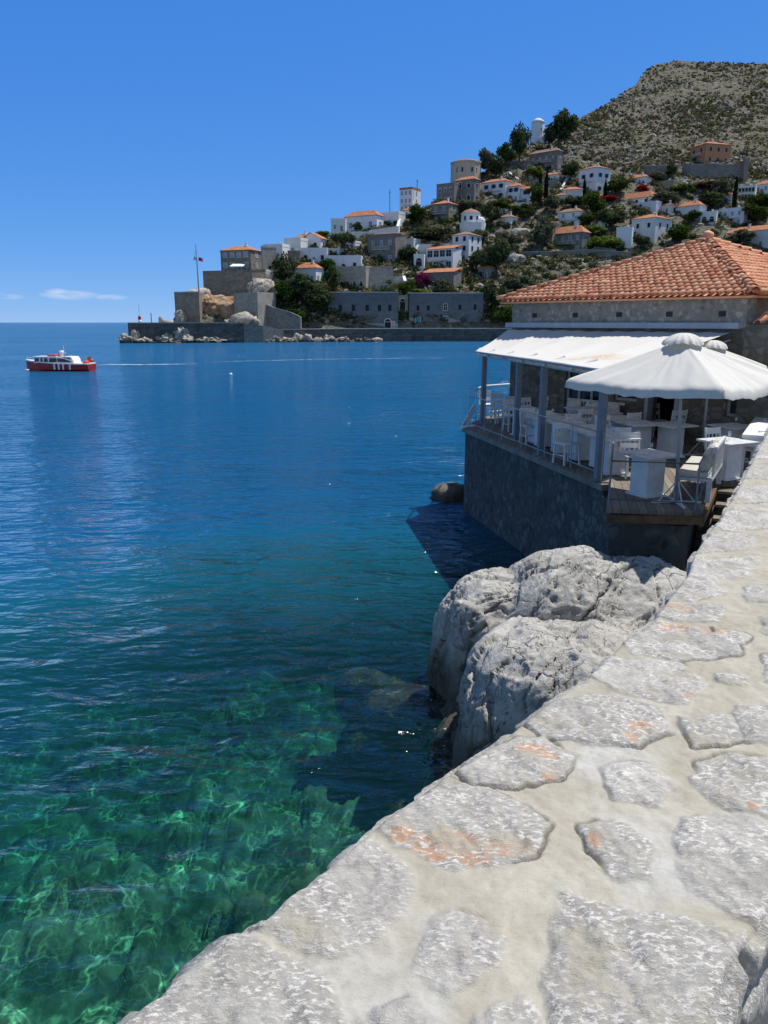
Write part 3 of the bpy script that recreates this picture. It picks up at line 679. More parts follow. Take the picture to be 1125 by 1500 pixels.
def add_windows(root, w, h, y0, n, face, depth, style, storeys, ww=0.95, wh=1.45, door=False, skip=()):
    fh = h/storeys; ln = w if face == 'F' else depth
    for s_ in range(storeys):
        for i in range(n):
            if (s_, i) in skip: continue
            u = (i+0.5)/n*ln*0.92+ln*0.04; z = s_*fh + fh*0.30; hh = min(wh, fh*0.58)
            nm = 'window'
            if door and s_ == 0 and i == n//2: z = 0.05; hh = min(2.2, fh*0.8); nm = 'door'
            st = style if nm == 'window' else ('t' if style != 't' else 'b')
            o = link_mesh(nm, win_mesh(ww, hh, st), root)
            if face == 'F': o.location = (-w+u, -0.01, z)
            else: o.location = (0.01, u, z); o.rotation_euler = (0, 0, R(90))

def hip_roof(w, d, h, rh, oh=0.35, kind='hip', mat=None, parapet=None):
    m = MB(); m.use(mat or M_TILE)
    x0, x1, y0, y1 = -w-oh, oh, -oh, d+oh; W_, D_ = x1-x0, y1-y0
    t = 0.14
    if kind == 'hip':
        if W_ >= D_: a = (x0+D_/2*0.95, (y0+y1)/2, h+rh); b_ = (x1-D_/2*0.95, (y0+y1)/2, h+rh)
        else: a = ((x0+x1)/2, y0+W_/2*0.95, h+rh); b_ = ((x0+x1)/2, y1-W_/2*0.95, h+rh)
        V = [(x0, y0, h), (x1, y0, h), (x1, y1, h), (x0, y1, h), a, b_]
        V += [(x0, y0, h-t), (x1, y0, h-t), (x1, y1, h-t), (x0, y1, h-t)]
        if W_ >= D_: Fs = [(0, 1, 5, 4), (1, 2, 5), (2, 3, 4, 5), (3, 0, 4)]
        else: Fs = [(0, 1, 4), (1, 2, 5, 4), (2, 3, 5), (3, 0, 4, 5)]
        Fs += [(0, 6, 7, 1), (1, 7, 8, 2), (2, 8, 9, 3), (3, 9, 6, 0), (6, 9, 8, 7)]
        m.add(V, Fs)
    elif kind == 'gable':     # gable end to the front
        xm = (x0+x1)/2
        V = [(x0, y0, h), (x1, y0, h), (x1, y1, h), (x0, y1, h), (xm, y0, h+rh), (xm, y1, h+rh)]
        V += [(v[0], v[1], v[2]-t) for v in V]
        m.add(V, [(0, 4, 5, 3), (4, 1, 2, 5), (0, 6, 10, 4), (4, 10, 7, 1), (3, 5, 11, 9), (5, 2, 8, 11), (0, 3, 9, 6), (1, 7, 8, 2), (6, 9, 11, 10), (10, 11, 8, 7)])
    elif kind == 'lean':      # rising to the back
        V = [(x0, y0, h), (x1, y0, h), (x1, y1, h+rh), (x0, y1, h+rh)]; V += [(v[0], v[1], v[2]-t) for v in V]
        m.add(V, [(0, 1, 2, 3), (0, 4, 5, 1), (1, 5, 6, 2), (2, 6, 7, 3), (3, 7, 4, 0), (4, 7, 6, 5)])
    elif kind == 'flat':
        m.use(M_FLAT); m.box(x0+oh+.25, x1-oh-.25, y0+oh+.25, y1-oh-.25, h-0.1, h+0.02)
        m.use(parapet or M_WHITE[0]); q = max(rh, 0.35)
        e = 0.06
        m.box(-w-e, e, -e, 0.25, h-0.02, h+q); m.box(-w-e, e, d-0.25, d+e, h-0.02, h+q); m.box(-w-e, -w+0.25, 0.25, d-0.25, h-0.02, h+q); m.box(-0.25, e, 0.25, d-0.25, h-0.02, h+q)
    return m

GHOUSE = 'houses climbing the hillside above the bay'
def house(name, x0, xs, x1, ye, yb, apex, roof, mat, label, st=1, nf=2, ns=0, ws='d', cat='house', chim=0, door=True, ww=0.95, wh=1.45, yaw=None, Y=None, deep=None, rmat=None, par=None, oh=0.35, group=GHOUSE, base=4.0):
    Y = Y or D(xs, yb)+0.5
    c = at(xs, yb, Y); dep = Y*math.cos(PITCH)-(c.z-H)*math.sin(PITCH); s = dep/F
    az = math.atan2(c.x, c.y)
    if x1 > xs+1.5:
        a = R(yaw if yaw is not None else 30); w = (xs-x0)*s/math.cos(a); d = (x1-xs)*s/math.sin(a)
        if d < 4: d = 5.0
        d = min(d, 16)
    else: a = R(yaw if yaw is not None else 5); w = (xs-x0)*s/math.cos(a); d = deep or min(9, max(5, w*0.8))
    if deep: d = deep
    h = (yb-ye)*s; rh = max(0.0, (ye-apex)*s)
    if roof == 'hip': # the apex stands further back, so allow for its distance
        rh = max(rh*1.05, 0.25*min(w, d)*0.75)
    root = empty(name, c, -a-az, label, cat, group)
    m = MB(); m.use(mat)
    top = h-0.02
    m.box(-w, 0, 0, d, -base, top)
    if roof == 'gable':
        m.add([(-w, 0.0, top), (0, 0.0, top), (-w/2, 0.0, h+rh-0.12), (-w, d, top), (0, d, top), (-w/2, d, h+rh-0.12)], [(0, 1, 2), (5, 4, 3), (0, 2, 5, 3), (1, 4, 5, 2)])
    m.build('wall', root)
    rf = hip_roof(w, d, h, rh, oh if roof != 'flat' else 0, roof, rmat, par or mat).build('roof', root)
    hsh = abs(math.sin(x0*12.9898+yb*78.233))*43758.5453 % 1
    if not chim and roof in ('hip', 'flat') and w > 4 and hsh > 0.35: chim = 1
    if chim:
        cm = MB(); cm.use(M_WHITE[0]); cx = -w*0.3; cm.box(cx-0.3, cx+0.3, d*0.4, d*0.4+0.6, h-0.1, h+rh+0.7); cm.box(cx-0.38, cx+0.38, d*0.4-0.08, d*0.4+0.68, h+rh+0.7, h+rh+0.82)
        cm.build('chimney', rf)
    if nf: add_windows(root, w, h, 0, nf, 'F', d, ws, st, ww, wh, door)
    if st >= 2 and hsh > 0.30 and w > 4 and nf >= 2:
        bw = w*(0.4+0.4*hsh); bx = -w*0.5; bz = h/st; bm_ = MB().use(M_TRIM); bm_.box(bx-bw/2, bx+bw/2, -1.0, -0.002, bz-0.12, bz)
        bm_.box(bx-bw/2, bx+bw/2, -1.0, -0.95, bz+0.85, bz+0.92); n_ = max(3, int(bw/0.5))
        for q_ in range(n_+1): xx = bx-bw/2+0.03+(bw-0.06)*q_/n_; bm_.box(xx-0.025, xx+0.025, -0.995, -0.955, bz, bz+0.85)
        bm_.build('balcony', root)
    if roof == 'hip' and mat in M_WHITE:
        cm_ = MB().use(M_TRIM); cm_.box(-w-0.07, 0.07, -0.07, -0.003, h-0.42, h-0.16); cm_.build('cornice', root)
    if ns: add_windows(root, w, h, 0, ns, 'S', d, ws, st, ww, wh)
    return root
W0, W1, W2 = M_WHITE; S0, S1, S2 = M_STONE
HS = [
 # name, x0, xs, x1, eave, base, apex, roof, wall, label, storeys, nf, ns, window style, extras
 ('stone_house', 324, 368, 385, 367, 396, 360, 'hip', S1, 'brown stone house with orange roof and large windows topping the fortified point behind the flagpole', 2, 4, 1, 'c', dict(ww=1.5, wh=1.6, chim=1)),
 ('white_house', 385, 414, 418, 362, 381, 358, 'flat', W0, 'low white flat house just right of the stone house on the fortified point', 1, 2, 0, 'd', {}),
 ('white_house', 417, 441, 444, 353, 373, 349, 'flat', W1, 'small flat white house left of the white gabled house', 1, 1, 0, 'd', {}),
 ('white_house', 431, 448, 450, 348, 360, 342, 'hip', W0, 'tiny terracotta roofed house peeping out behind the white gabled house', 1, 1, 0, 'd', {}),
 ('gabled_house', 441, 470, 479, 350, 367, 341, 'gable', W0, 'white gabled house with two small dark windows under its gable', 1, 2, 1, 'd', dict(door=False)),
 ('white_house', 440, 480, 480, 366, 387, 364, 'flat', W2, 'square white house with three dark windows in front of the gabled house', 1, 3, 0, 'd', {}),
 ('white_house', 432, 463, 475, 393, 418, 385, 'hip', W2, 'pale blue white house with a bright orange roof low among dark bushes', 1, 3, 2, 'g', dict(chim=0)),
 ('white_house', 485, 506, 506, 325, 340, 321, 'flat', W1, 'long low white annexe left of the wide orange roofed mansion', 1, 2, 0, 'g', {}),
 ('mansion', 504, 552, 556, 316, 340, 308, 'hip', W2, 'wide white mansion with a pale orange roof on the left skyline of the town', 1, 3, 1, 'g', dict(ww=1.4, wh=2.0)),
 ('white_house', 553, 584, 586, 314, 336, 311, 'flat', W0, 'white terraced house with a long open veranda right of the wide mansion', 1, 4, 0, 'd', dict(ww=1.6)),
 ('tower_house', 585, 604, 616, 279, 311, 276, 'flat', W0, 'tall slim white three storey house standing alone on the skyline', 3, 3, 1, 'g', dict(rmat=None, par=M_TILE, ww=0.8)),
 ('stone_house', 538, 579, 584, 344, 387, 339, 'lean', S0, 'tall grey stone house with a pale pink roof in the middle of the left slope', 2, 3, 0, 'g', dict(deep=8)),
 ('white_house', 480, 529, 529, 377, 398, 375, 'flat', W2, 'low white house with one wide dark opening above the arched stone house', 1, 3, 0, 'd', {}),
 ('white_house', 480, 497, 499, 366, 377, 364, 'flat', W1, 'small white cube house under the umbrella shaped tree', 1, 2, 0, 'd', {}),
 ('arched_house', 493, 536, 552, 394, 431, 391, 'flat', S2, 'pale stone house with four arched windows just above the blue grey mansion', 1, 4, 0, 'a', dict(ww=1.1, wh=1.3, door=False, par=S2)),
 ('white_house', 581, 606, 608, 352, 370, 350, 'flat', W0, 'white house with an open balcony right of the tall grey stone house', 1, 1, 0, 'd', dict(ww=4.5, wh=1.4, door=False)),
 ('stone_house', 639, 665, 667, 271, 298, 269, 'flat', S0, 'lower grey wing with small arched openings left of the arched stone mansion', 2, 3, 0, 'a', dict(ww=0.8, wh=1.0, door=False, par=S0)),
 ('stone_mansion', 665, 694, 702, 264, 298, 259, 'hip', S0, 'grey stone mansion with white arched windows and a flat pink roof', 2, 2, 1, 'a', dict(ww=1.5, wh=1.6, door=False)),
 ('stone_house', 631, 657, 672, 299, 327, 293, 'hip', S1, 'dark stone house with a lit white right side below the grey stone mansion', 2, 2, 2, 'g', {}),
 ('shuttered_house', 705, 740, 743, 266, 292, 261, 'hip', W0, 'leftmost and widest of the white houses with dark blue shutters', 2, 3, 0, 's', {}),
 ('shuttered_house', 743, 760, 762, 273, 296, 268, 'hip', W0, 'middle white house with blue shutters between its wider and narrower twins', 2, 2, 0, 's', {}),
 ('shuttered_house', 762, 776, 778, 277, 299, 273, 'hip', W2, 'narrow right hand white house of the blue shuttered row', 2, 1, 0, 's', {}),
 ('white_house', 662, 686, 705, 345, 384, 341, 'hip', W2, 'white three storey house with brown roof and scattered small windows', 3, 2, 2, 'd', dict(rmat=M_TILE2)),
 ('veranda_house', 623, 663, 667, 365, 397, 358, 'lean', W2, 'pale blue white house with two glazed verandas above a lower orange roof', 2, 4, 0, 'w', dict(ww=2.0, wh=2.2, deep=6)),
 ('stone_house', 617, 664, 667, 399, 429, 392, 'lean', S0, 'low stone house with a bright orange lean-to roof below the glazed verandas', 1, 3, 0, 'd', dict(deep=5)),
 ('stone_mansion', 774, 816, 823, 222, 250, 217, 'hip', S0, 'plain grey stone mansion with small windows below the windmill', 2, 4, 1, 'g', dict(ww=0.7, wh=0.9, door=False, rmat=M_TILE2)),
 ('white_house', 781, 818, 820, 255, 266, 251, 'hip', W0, 'low white house with a row of windows directly below the plain grey stone mansion', 1, 4, 0, 'c', dict(door=False)),
 ('white_house', 847, 872, 892, 247, 284, 243, 'hip', W0, 'large white house with blue shuttered windows below the bare mountain', 2, 2, 2, 's', dict(yaw=42)),
 ('white_house', 823, 852, 853, 278, 297, 273, 'hip', W1, 'small white house with a red roof left of a dark cypress', 1, 3, 0, 'c', {}),
 ('white_house', 916, 945, 947, 259, 271, 254, 'hip', W0, 'low white house with orange roof under the left retaining wall of the mountain', 1, 2, 0, 'd', {}),
 ('villa', 898, 955, 957, 288, 300, 279, 'hip', W0, 'upper floor of the wide white villa with an orange hipped roof beside red bougainvillea', 1, 4, 0, 'd', dict(base=1.2, door=False, Y=0)),
 ('villa', 884, 960, 962, 297, 314, 295, 'flat', W2, 'long blue white lower terrace of the wide villa with arches and a turquoise door', 1, 6, 0, 't', dict(deep=4)),
 ('white_house', 816, 848, 856, 310, 333, 305, 'hip', W0, 'white house with faded roof standing free above the grey orange roofed house', 2, 2, 1, 'g', dict(rmat=M_TILE2)),
 ('ruined_house', 786, 808, 812, 328, 360, 324, 'lean', M_TAN, 'tan ruined house with broken red roof behind dry bushes', 2, 2, 0, 'd', dict(deep=5)),
 ('stone_house', 806, 852, 857, 341, 371, 331, 'hip', S0, 'square grey stone house with pyramid orange roof left of the restaurant roof', 2, 4, 0, 'g', {}),
 ('white_house', 924, 958, 981, 320, 358, 313, 'hip', W1, 'big white house with outside stair directly behind the left slope of the restaurant roof', 2, 2, 2, 'd', dict(chim=1)),
 ('white_house', 902, 924, 925, 337, 366, 334, 'flat', W0, 'low white annexe with terrace attached left of the big white house', 1, 1, 0, 'g', {}),
 ('orange_villa', 1010, 1032, 1067, 212, 240, 207, 'hip', M_SALMON, 'salmon coloured villa with orange roof alone on the bare mountainside', 2, 2, 3, 'd', dict(yaw=52)),
 ('ruined_house', 952, 986, 992, 267, 281, 264, 'flat', M_TAN, 'roofless tan ruin on the dry terraces below the salmon villa', 1, 2, 0, 'd', dict(par=M_TAN)),
 ('white_house', 990, 1023, 1026, 301, 324, 294, 'hip', W2, 'white house with a small pink hipped roof behind a round green tree', 1, 3, 0, 'g', dict(chim=1)),
 ('white_house', 1026, 1048, 1048, 312, 331, 310, 'flat', W0, 'white house with two dark arched windows between the pink roof and the tall white block', 1, 2, 0, 'a', dict(ww=1.6, wh=1.2, door=False)),
 ('white_house', 1047, 1088, 1092, 306, 331, 304, 'flat', W2, 'tall pale white block with a row of paired windows on the right', 2, 4, 0, 'g', dict(door=False)),
 ('long_house', 1003, 1127, 1133, 337, 368, 329, 'hip', W1, 'long white house under a very long orange roof behind the restaurant ridge', 1, 7, 0, 'g', dict(deep=7)),
 ('white_house', 1081, 1105, 1106, 274, 294, 272, 'flat', W0, 'white house with a colonnaded balcony at the right edge of the town', 2, 5, 0, 'd', dict(ww=0.8, door=False)),
 ('stone_house', 752, 772, 776, 236, 249, 233, 'lean', S0, 'small grey stone house with a pale roof edge left of the plain grey stone mansion', 1, 2, 0, 'd', dict(deep=4)),
 ('white_house', 757, 768, 770, 300, 312, 297, 'flat', W0, 'little white outhouse below the narrow blue shuttered house', 1, 1, 0, 'd', {}),
 ('stone_house', 422, 440, 441, 370, 388, 368, 'flat', S1, 'small brown stone house left of the square white house with three dark windows', 1, 1, 0, 'd', dict(par=S1)),
 ('white_house', 606, 621, 622, 376, 396, 373, 'flat', W0, 'narrow white house with an arched red recess left of the glazed veranda house', 1, 1, 0, 'a', dict(ww=2.0, wh=1.6, door=False)),
 ('white_house', 590, 600, 606, 308, 320, 304, 'hip', W0, 'small white house with a red roof at the foot of the tall slim white house', 1, 1, 1, 'd', {}),
 ('white_house', 865, 882, 886, 324, 338, 319, 'hip', W2, 'small white house with an orange roof half hidden by lime bushes', 1, 2, 1, 'd', {}),
 ('white_house', 812, 826, 829, 286, 299, 282, 'hip', W0, 'small white cottage between olive tree and red roofed house', 1, 2, 0, 'd', {}),
 ('white_house', 962, 982, 985, 300, 314, 296, 'hip', W1, 'small white cottage with an orange roof right of the wide villa', 1, 2, 1, 'd', {}),
 ('white_house', 730, 748, 752, 318, 334, 313, 'hip', W0, 'white cottage with brown roof on the rough slope below the shuttered houses', 1, 2, 1, 'd', dict(rmat=M_TILE2)),
 ('white_house', 505, 520, 523, 356, 368, 353, 'flat', W0, 'white cube house right of the umbrella shaped tree', 1, 2, 0, 'd', {}),
 ('white_house', 1050, 1070, 1073, 286, 299, 281, 'hip', W1, 'white cottage with orange roof above the tall pale white block', 1, 2, 1, 'd', {}),
 ('stone_house', 700, 716, 720, 392, 410, 388, 'hip', S1, 'small brown stone house among dark trees above the right mansion', 1, 2, 1, 'd', {}),
 ('white_house', 1105, 1138, 1140, 268, 293, 262, 'hip', W2, 'white house with pink roof cut off by the right edge of the photo', 2, 3, 0, 'g', {}),
]
for hh in HS:
    kw = dict(hh[14])
    if kw.get('Y') == 0: kw['Y'] = D(955, 314)+5.5
    house(hh[0], *hh[1:10], hh[10], hh[11], hh[12], hh[13], **kw)

# a round tan chapel-like block, the domed white house, the windmill
def pix(px, py, Y):
    c = at(px, py, Y); s = (Y*math.cos(PITCH)-(c.z-H)*math.sin(PITCH))/F; return c, s
Y = D(682, 262); c, s = pix(682, 262, Y)
rt = empty('round_building', c, 0, 'round tan building with a shallow domed roof high on the skyline', 'building', GHOUSE)
m = MB().use(M_CREAM); r_ = 22*s; m.lathe([(r_, -4), (r_, 20*s), (r_*1.04, 20*s), (r_*1.04, 21.5*s)], 12); m.build('wall', rt)
m = MB().use(M_TILE2); m.lathe([(r_*1.0, 21.5*s), (r_*0.7, 24.5*s), (r_*0.3, 26*s), (0.05, 26.3*s)], 12); m.build('roof', rt)
for k in range(7):
    t_ = R(-150+k*20); o = link_mesh('window', win_mesh(0.7, 1.6, 'd'), rt); o.location = (r_*math.cos(R(15))*0.99*math.cos(t_), r_*0.97*math.sin(t_), 6.5*s); o.rotation_euler = (0, 0, t_+R(90))
Y = D(692, 339)+1; c, s = pix(692, 339, Y)
rt = empty('domed_house', c, R(-8), 'stacked round white house with a domed stair tower among olive trees', 'house', GHOUSE)
m = MB().use(W0); m.lathe([(19*s, -4), (19*s, 11*s)], 16); m.lathe([(14*s, 10.9*s), (14*s, 24*s), (14.5*s, 24*s), (14.5*s, 25*s)], 16, (-3*s, 3*s, 0)); m.lathe([(6*s, 0), (6*s, 14*s), (4.6*s, 17*s), (2.2*s, 18.6*s), (0.05, 19*s)], 12, (12*s, -6*s, 0)); m.build('wall', rt)
m = MB().use(M_TILE2); m.lathe([(15*s, 25*s), (9*s, 29*s), (0.05, 32*s)], 16, (-3*s, 3*s, 0)); m.build('roof', rt)
for u in (-10, -2, 6):
    o = link_mesh('window', win_mesh(0.9, 1.2, 'd'), rt); o.location = (u*s, -math.sqrt(max(0, (14*s)**2-((u+3)*s)**2))+3*s, 15*s)
Y = D(787, 206)+2; c, s = pix(787, 206, Y)
rt = empty('windmill', c, 0, 'white windmill tower with a pale domed cap on the highest ridge of the town', 'windmill')
m = MB().use(W2); m.lathe([(11*s, -4), (10*s, 12*s), (9.2*s, 23*s)], 18); m.build('tower', rt)
m = MB().use(W1, True); m.lathe([(9.8*s, 23*s), (8*s, 26.5*s), (3.5*s, 29.5*s), (0.05, 30*s)], 18); m.build('cap', rt)
o = link_mesh('window', win_mesh(0.6, 0.8, 'd'), rt); o.location = (3*s, -9.2*s, 12*s)
house('white_house', 791, 806, 807, 203, 211, 201, 'flat', W0, 'tiny white hut beside the foot of the windmill', 1, 1, 0, 'd')

# ---------------------------------------------------------------- blue-grey waterfront mansion, quay, fortified point
def wall_run(name, pts, thick, mat, label, cat='wall', cap=None, capm=None, group=None, zb=None, deep=7):
    """pts: (px, ytop, Y) left to right; one free standing wall following them"""
    root_pts = [(at(px, py, Y)) for px, py, Y in pts]
    m = MB().use(mat)
    o0 = root_pts[0].copy(); o0.z = 0
    for a, b_ in zip(root_pts[:-1], root_pts[1:]):
        d = (b_-a); d.z = 0; d.normalize(); nrm = Vector((-d.y, d.x, 0))*thick
        z0 = zb if zb is not None else min(a.z, b_.z)-deep
        A, B_ = a-o0, b_-o0
        vs = [Vector((A.x, A.y, z0)), Vector((B_.x, B_.y, z0)), Vector((B_.x, B_.y, z0))+nrm, Vector((A.x, A.y, z0))+nrm, Vector((A.x, A.y, a.z)), Vector((B_.x, B_.y, b_.z)), Vector((B_.x, B_.y, b_.z))+nrm, Vector((A.x, A.y, a.z))+nrm]
        m.use(mat); m.add(vs, [(3, 2, 1, 0), (4, 5, 6, 7), (0, 1, 5, 4), (1, 2, 6, 5), (2, 3, 7, 6), (3, 0, 4, 7)])
        if cap:
            up = Vector((0, 0, cap)); pr = -nrm.normalized()*0.12
            vs = [v+Vector((0, 0, 0.004))+(pr if i in (0, 1) else -pr) for i, v in enumerate(vs[4:])]
            m.use(capm); m.add(vs+[v+up for v in vs], [(3, 2, 1, 0), (4, 5, 6, 7), (0, 1, 5, 4), (1, 2, 6, 5), (2, 3, 7, 6), (3, 0, 4, 7)])
    o = m.build(name); o.location = o0; tag(o, label, cat, group); return o
M_BLUE = masonry('blue_grey_mansion_stone', (0.105, 0.125, 0.145), (0.155, 0.175, 0.195), (0.14, 0.155, 0.165), 1.2, 2.2, 0.35)
M_PALE = simple('pale_coping_stone', (0.42, 0.40, 0.36), 0.9, 0.15, 1.0)
def long_block(name, x0, x1, yt, yb, label, wins, doors, Yf):
    c, s = pix((x0+x1)/2, yb, Yf); az = math.atan2(c.x, c.y)
    w = (x1-x0)*s; h = (yb-yt)*s
    rt = empty(name, c, 0, label, 'mansion')
    m = MB().use(M_BLUE); m.box(-w/2, w/2, 0, 11, -1.5, h); m.build('wall', rt)
    m = MB().use(M_PALE); m.box(-w/2-.25, w/2+.25, -.25, 0.3, h, h+0.35); m.box(-w/2-.25, -w/2+.3, 0.3, 11.2, h, h+.35); m.box(w/2-.3, w/2+.25, 0.3, 11.2, h, h+.35); m.use(M_FLAT); m.box(-w/2+.3, w/2-.3, .3, 11.1, h-.1, h+.05); m.build('roof', rt)
    m = MB().use(simple('pale_plinth_'+name, (0.30, 0.33, 0.37), 0.9, 0.15, 0.8)); m.box(-w/2-.004, w/2+.004, -0.10, 0, -1.4, 1.7); m.build('plinth', rt)
    for px, py, ww, wh, stl in wins:
        o = link_mesh('window', win_mesh(ww, wh, stl), rt); o.location = ((px-(x0+x1)/2)*s, -0.01, (yb-py)*s-wh/2)
    for px, ww, wh, stl in doors:
        o = link_mesh('door', win_mesh(ww, wh, stl), rt); o.location = ((px-(x0+x1)/2)*s, -0.13, 0.1)
    return rt, s
long_block('waterfront_mansion', 481, 583, 431, 482, 'left blue grey waterfront mansion with a row of small dark windows and an arched gate', [(499, 452, 1.1, 1.9, 'd'), (518, 452, 1.1, 1.9, 'd'), (538, 452, 1.1, 1.9, 'd'), (556, 452, 1.1, 1.9, 'd'), (571, 452, 1.0, 1.9, 'd'), (484, 460, 0.5, 1.4, 'd'), (518, 467, 1.4, 1.9, 'g')], [(568, 1.9, 2.0, 'a'), (576, 1.0, 2.2, 'c')], D(530, 482)+2)
long_block('waterfront_mansion', 599, 707, 432, 481, 'right blue grey waterfront mansion with turquoise door and small dark windows', [(612, 452, 0.9, 1.6, 'd'), (627, 452, 0.9, 1.6, 'd'), (652, 451, 1.1, 1.9, 'w'), (673, 451, 0.9, 1.6, 'd'), (695, 451, 0.9, 1.7, 'd'), (652, 469, 1.7, 2.2, 'g')], [(612, 1.5, 3.3, 't'), (668, 1.5, 2.3, 'b')], D(650, 481)+2)
Y = D(590, 481)+4; c, s = pix(590.5, 481, Y)
rt = empty('stair_tower', c, 0, 'narrow pale rendered wall with an arched niche between the two blue grey mansions', 'building')
m = MB().use(plaster('pale_tower_render', (0.42, 0.38, 0.32), .2)); w = 7.2*s; m.box(-w, w, 0, 6, -1, 47*s); m.build('wall', rt)
for z_, hh_, st_ in ((6*s, 2.2, 'a'), (22*s, 3.4, 'a')):
    o = link_mesh('window', win_mesh(1.7, hh_, st_), rt); o.location = (-1*s, -0.01, z_)
m = MB().use(M_TILE2); m.box(-w*0.6, w*0.6, -0.7, -0.002, 37*s, 38*s); m.build('hood', rt)

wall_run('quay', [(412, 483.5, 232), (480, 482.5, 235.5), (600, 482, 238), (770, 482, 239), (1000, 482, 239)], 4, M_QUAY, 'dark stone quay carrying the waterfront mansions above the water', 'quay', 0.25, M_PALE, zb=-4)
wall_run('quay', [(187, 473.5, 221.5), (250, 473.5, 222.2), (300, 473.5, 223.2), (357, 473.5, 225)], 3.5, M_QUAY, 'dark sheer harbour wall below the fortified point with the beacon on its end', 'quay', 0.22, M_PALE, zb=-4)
wall_run('quay', [(357, 475.5, 224.6), (385, 477, 227), (415, 482.5, 231)], 3, S0, 'low grey rubble wall running from the fortified point towards the mansions', 'wall', zb=-4)
wall_run('rampart', [(378, 441, 236), (400, 450, 235), (425, 457, 234.5), (440, 464, 234)], 1.2, S0, 'grey wall sloping down to the right from the lit bastion', 'wall', zb=0)
# bastion: shade and sun put into the stone colour, darker left, paler right
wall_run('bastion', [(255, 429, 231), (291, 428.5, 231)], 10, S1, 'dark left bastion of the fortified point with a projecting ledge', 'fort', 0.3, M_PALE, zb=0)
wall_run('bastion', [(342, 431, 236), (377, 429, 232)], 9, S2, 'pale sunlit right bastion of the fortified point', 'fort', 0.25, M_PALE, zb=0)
Y_ = D(345, 427)+1
wall_run('rampart', [(297, 398, Y_+2), (369, 396, Y_), (389, 395, Y_+4)], 6, S1, 'upper brown rampart carrying the stone house on the fortified point', 'wall', 0.2, S1, zb=4)
Y_ = D(392, 415)
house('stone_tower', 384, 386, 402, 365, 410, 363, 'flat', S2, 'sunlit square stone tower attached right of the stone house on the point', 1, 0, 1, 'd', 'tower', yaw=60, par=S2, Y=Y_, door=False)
# stone terrace walls and white walls through the town
GR = 'stone walls terracing the hillside'
for nm, pts, mt, lb in [
  ('retaining_wall', [(945, 243, D(945, 256)), (977, 243, D(977, 256))], S0, 'short grey retaining wall left of the salmon villa'),
  ('retaining_wall', [(1000, 238, D(1000, 252)-2), (1012, 242, D(1012, 254)-3), (1048, 239.5, D(1048, 254)-4), (1056, 242, D(1056, 255)-4), (1090, 240, D(1090, 257)-3)], S0, 'long grey retaining wall directly under the salmon villa'),
  ('retaining_wall', [(760, 369, D(760, 376)), (806, 369, D(806, 376)), (860, 366, D(860, 376)), (925, 370, D(925, 380))], S0, 'dark retaining wall below the square grey stone house'),
  ('retaining_wall', [(781, 265, D(781, 274)), (818, 265, D(818, 274))], S0, 'grey basement wall under the low white house and its two cypresses'),
  ('retaining_wall', [(537, 392, D(537, 425)), (575, 391, D(575, 425)), (577, 408, D(577, 425))], S2, 'plain pale stone wall right of the arched stone house'),
  ('garden_wall', [(484, 340, D(484, 350)), (541, 340, D(541, 350))], W1, 'long white garden wall under the wide orange roofed mansion'),
  ('garden_wall', [(541, 338, D(541, 346)), (584, 332, D(584, 346)), (589, 311, D(589, 320))], W0, 'white wall stepping up towards the tall slim white house'),
  ('garden_wall', [(606, 372, D(606, 380)), (614, 359, D(614, 375)), (664, 357, D(664, 372))], W0, 'white wall bending round the glazed veranda house'),
  ('garden_wall', [(713, 305, D(713, 312)), (745, 307, D(745, 312))], W0, 'short white wall below the leftmost blue shuttered house'),
  ('garden_wall', [(818, 258, D(818, 262)), (847, 258, D(847, 262))], W0, 'thin white wall left of the large house with blue shuttered windows'),
  ('garden_wall', [(572, 407, D(572, 418)), (590, 405, D(590, 418)), (592, 412, D(592, 425))], W1, 'small white wall with coping beside a lime green bush above the mansions'),
  ('garden_wall', [(870, 362, D(870, 366)), (902, 366, D(902, 370))], S1, 'low brown wall left of the white annexe')]:
    wall_run(nm, pts, 0.7, mt, lb, 'wall', 0.2, M_PALE if mt in (S0, S1, S2) else W0, GR)
c, s = pix(1092, 262, D(1092, 262)-3)
rt = MB().use(S1); rt.box(-3.5*s, 3.5*s, 0, 2, -3, 28*s); rt.use(M_PALE); rt.box(-4*s, 4*s, -.15, 2.15, 28*s, 29*s)
o = rt.build('wall_pier'); o.location = c; tag(o, 'tall narrow stone pier at the right end of the wall under the salmon villa', 'pier')
def zigzag(name, pts, label):
    wall_run(name, [(px, py, D(px, py+3)) for px, py in pts], 0.5, W0, label, 'stair', 0.1, W0, deep=1.3)
zigzag('hillside_stair', [(742, 246), (756, 249), (745, 252), (752, 258), (759, 262)], 'white zigzag stair climbing beside the blue shuttered houses')
zigzag('hillside_stair', [(822, 277), (827, 270), (829, 264), (834, 258)], 'white stepped wall between the small red roofed house and the cypresses')

